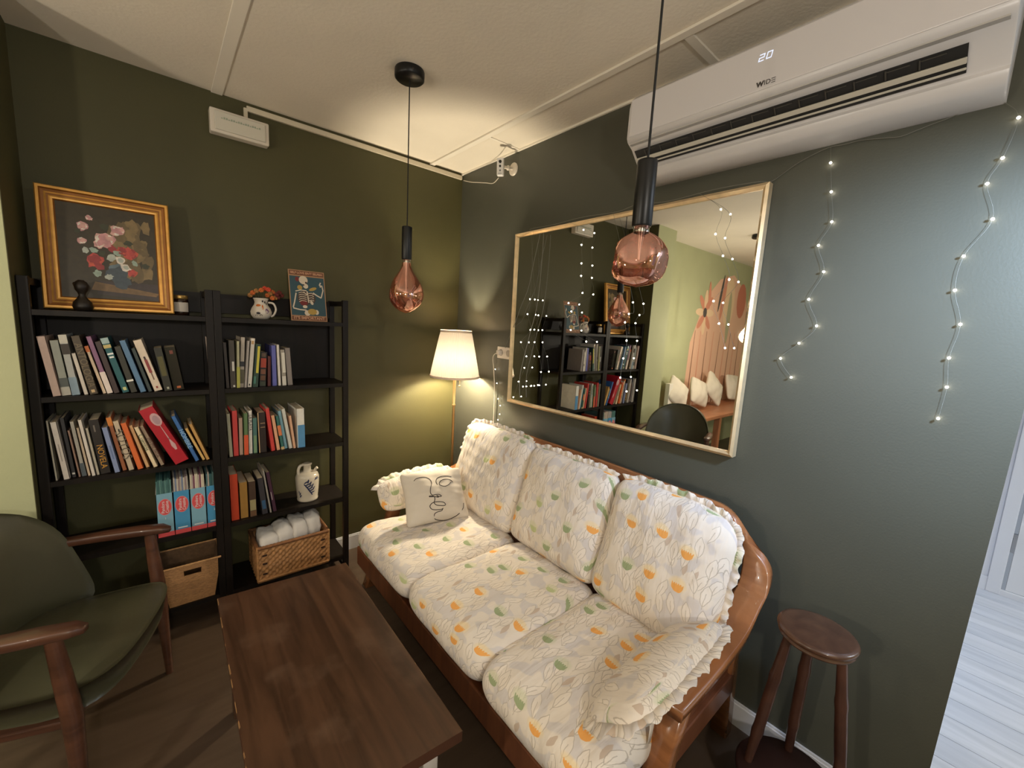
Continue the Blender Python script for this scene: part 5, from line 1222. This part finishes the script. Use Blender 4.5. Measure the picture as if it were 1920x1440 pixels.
lead = [Vector((-.046, y, z)) for y, z in ((-.77, 2.022), (-.80, 2.026), (-.95, 2.023), (-1.15, 2.030), (-1.35, 2.022), (-1.45, 2.034), (-1.60, 2.022), (-1.78, 2.030), (-1.93, 2.025))]
MB().tube(spline(lead + mainw, 5), .0011, 5).build('main_wire', M_wire, e)
tA = mainw[3]; tB = mainw[-1]
drop([(400, 283), (403, 405), (405, 531), (349, 631), (371, 742), (308, 858), (341, 970), (267, 1043), (189, 1107), (234, 1187)], q8, wall_x, tA)
drop([(1192, 93), (1125, 263), (1060, 371), (1083, 520), (961, 676), (924, 820), (947, 963), (899, 1105), (890, 1228), (853, 1360)], q8, wall_x, tB)
drop([(413, 270), (403, 345), (403, 437), (401, 500), (408, 585), (338, 636), (352, 678), (349, 770), (427, 828)], qm, mir_x, (-.046, -1.06, 2.02))
drop([(660, 632), (640, 690), (620, 732), (628, 823), (612, 912), (597, 1008), (628, 1077)], qm, mir_x, (-.046, -1.33, 2.02))
drop([(1100, 168), (1073, 291), (1110, 400), (1141, 518), (1063, 626), (1090, 738), (1120, 860)], qm, mir_x, (-.046, -1.72, 2.03))
drop([(145, 616), (133, 691), (147, 769), (100, 831), (127, 902), (117, 959), (88, 1028), (62, 1106)], qm, mir_x + .01, (-.046, -.80, 2.02))
drop([(169, 618), (187, 697), (167, 769), (168, 831), (191, 903), (200, 980), (185, 1046), (152, 1049), (127, 1052), (110, 1053)], qm, mir_x + .01, (-.046, -.78, 2.02))
# thicker lead cords hanging at the mirror's left end down to the socket
MB().tube(spline([onx(*qm(p), x) for p, x in (((195, 285), -.05), ((165, 420), -.05), ((135, 560), -.05), ((95, 660), -.048), ((75, 720), -.046), ((50, 780), -.02), ((20, 860), -.014))], 6), .0016, 6).tube(spline([onx(*qm(p), -.05) for p in ((212, 285), (205, 400), (190, 560), (172, 680), (140, 800), (110, 920), (92, 1010), (92, 1110))], 6), .0016, 6).build('lead_cord', M_wire, e)
def qs(p): return (900 + p[0] / 7.2, 620 + p[1] / 7.2)
drop([(212, 520), (233, 710), (249, 920), (278, 1010), (270, 1127), (247, 1203), (155, 1280)], qs, -.010, (-.030, -.53, 1.31), .8)
drop([(165, 1310), (95, 1290), (45, 1250), (42, 1278)], qs, -.055, onx(*qs((155, 1280)), -.030), .9)

# ================================================================ beyond the pillar, seen in the mirror
mu = empty('wall_mural', (-4.0, -.1, 1.2), label='pale pink wall painting of tall orange flowers, seen in the mirror', cat='mural')
MC = [mat('mural_%d' % i, c, .8) for i, c in enumerate([(222, 178, 150), (206, 138, 110), (196, 120, 96), (84, 78, 72), (228, 196, 158), (176, 170, 136), (120, 80, 60), (232, 204, 184)])]
Mm = frame((-3.9, -.1008, 0), (-1, 0, 0), (0, 0, 1)); Mm = frame((-3.9, -.1008, 0), (1, 0, 0), (0, 0, 1))
mb = MB(); V = [(-.90, .45), (-.90, 2.0)] + [(-.9 + .95 - .95 * cos(t), 2.0 + .30 * sin(t)) for t in [pi * k / 12 for k in range(1, 12)]] + [(1.0, 2.0), (1.0, .45)]
V = [(.62, .45), (.58, 1.4), (.30, 1.95), (-.05, 2.22), (-.45, 2.32), (-.85, 2.15), (-1.1, 1.8), (-1.1, .45)]
mb.poly([Mm @ Vector((a, b, 0)) for a, b in V], 0)
for k in range(9): mb.poly([Mm @ Vector((a, b, .0004)) for a, b in ((.52 - k * .17, .45), (.49 - k * .17, .45), (.47 - k * .17 + .03 * sin(k), 1.55), (.48 - k * .17 + .03 * sin(k), 1.55))], 1 if k % 2 else 6)
disc(mb, Mm, -.38, 1.95, .17, .33, 4, .0006); disc(mb, Mm, -.20, 2.0, .05, .3, 1, .0007, rot=.15); disc(mb, Mm, -.12, 2.05, .03, .25, 3, .0008, rot=.2)
disc(mb, Mm, -.42, 1.75, .06, .35, 5, .0009); disc(mb, Mm, -.78, 2.0, .15, .24, 2, .001)
for k in range(8):
    a = 2 * pi * k / 8; disc(mb, Mm, .28 + .12 * cos(a), 1.78 + .16 * sin(a), .12, .045, 1 if k % 2 else 4, .0012 + k * .0001, rot=a)
disc(mb, Mm, .28, 1.78, .05, .06, 3, .0025); disc(mb, Mm, .20, 2.0, .035, .17, 1, .0022, rot=-.1)
mb.build('painted_shapes', MC, mu)
bn = empty('bench_table', (-3.9, -.5, 0), label='long wooden bench top below the wall painting, seen in the mirror', cat='bench')
M_bw = wood('bench_wood', (150, 96, 66), (172, 114, 78), .4, (1, 8, 1), 3)
MB().box((-5.2, -.62, .58), (-2.75, -.12, .615)).build('bench_top', M_bw, bn, bevel=.004)
for x in (-5.1, -4.2, -3.3, -2.85): MB().box((x - .03, -.58, 0), (x + .03, -.52, .58)).build('leg', M_bw, bn)
for i, (x, y, ry, s_, lab) in enumerate(((-2.86, -.26, .55, .36, 'white cushion leaning in the bench corner, nearest the pillar, seen in the mirror'), (-3.28, -.30, .3, .36, 'white cushion second from the pillar on the bench, seen in the mirror'), (-3.75, -.27, .7, .38, 'white cushion tilted on its corner below the flower stems, seen in the mirror'), (-4.40, -.25, .1, .40, 'white cushion near the right edge of the mirror'))):
    M = Matrix.Translation((x, y, .615 + .19 + .03 * sin(2 * ry))) @ Matrix.Rotation(-.25, 4, 'X') @ Matrix.Rotation(pi / 2, 4, 'X') @ Matrix.Rotation(ry, 4, 'Z')
    cushion('bench_cushion', M, s_, s_ * .86, .10, k=12, crown=.8, seed=60 + i, kz=1.6, n=12, material=mat('bench_cushion_cloth', (214, 204, 186), .9), label=lab, cat='cushion', group='white cushions on the bench')
MB_ = MB().box((-2.72, -.27, 0), (-2.64, -.22, .95)).build('white_post', mat('post_paint', (226, 220, 206), .6), loc=(-2.68, -.24, 0), bevel=.004); tag(MB_, 'short white upright post beside the bench, seen in the mirror', 'post')
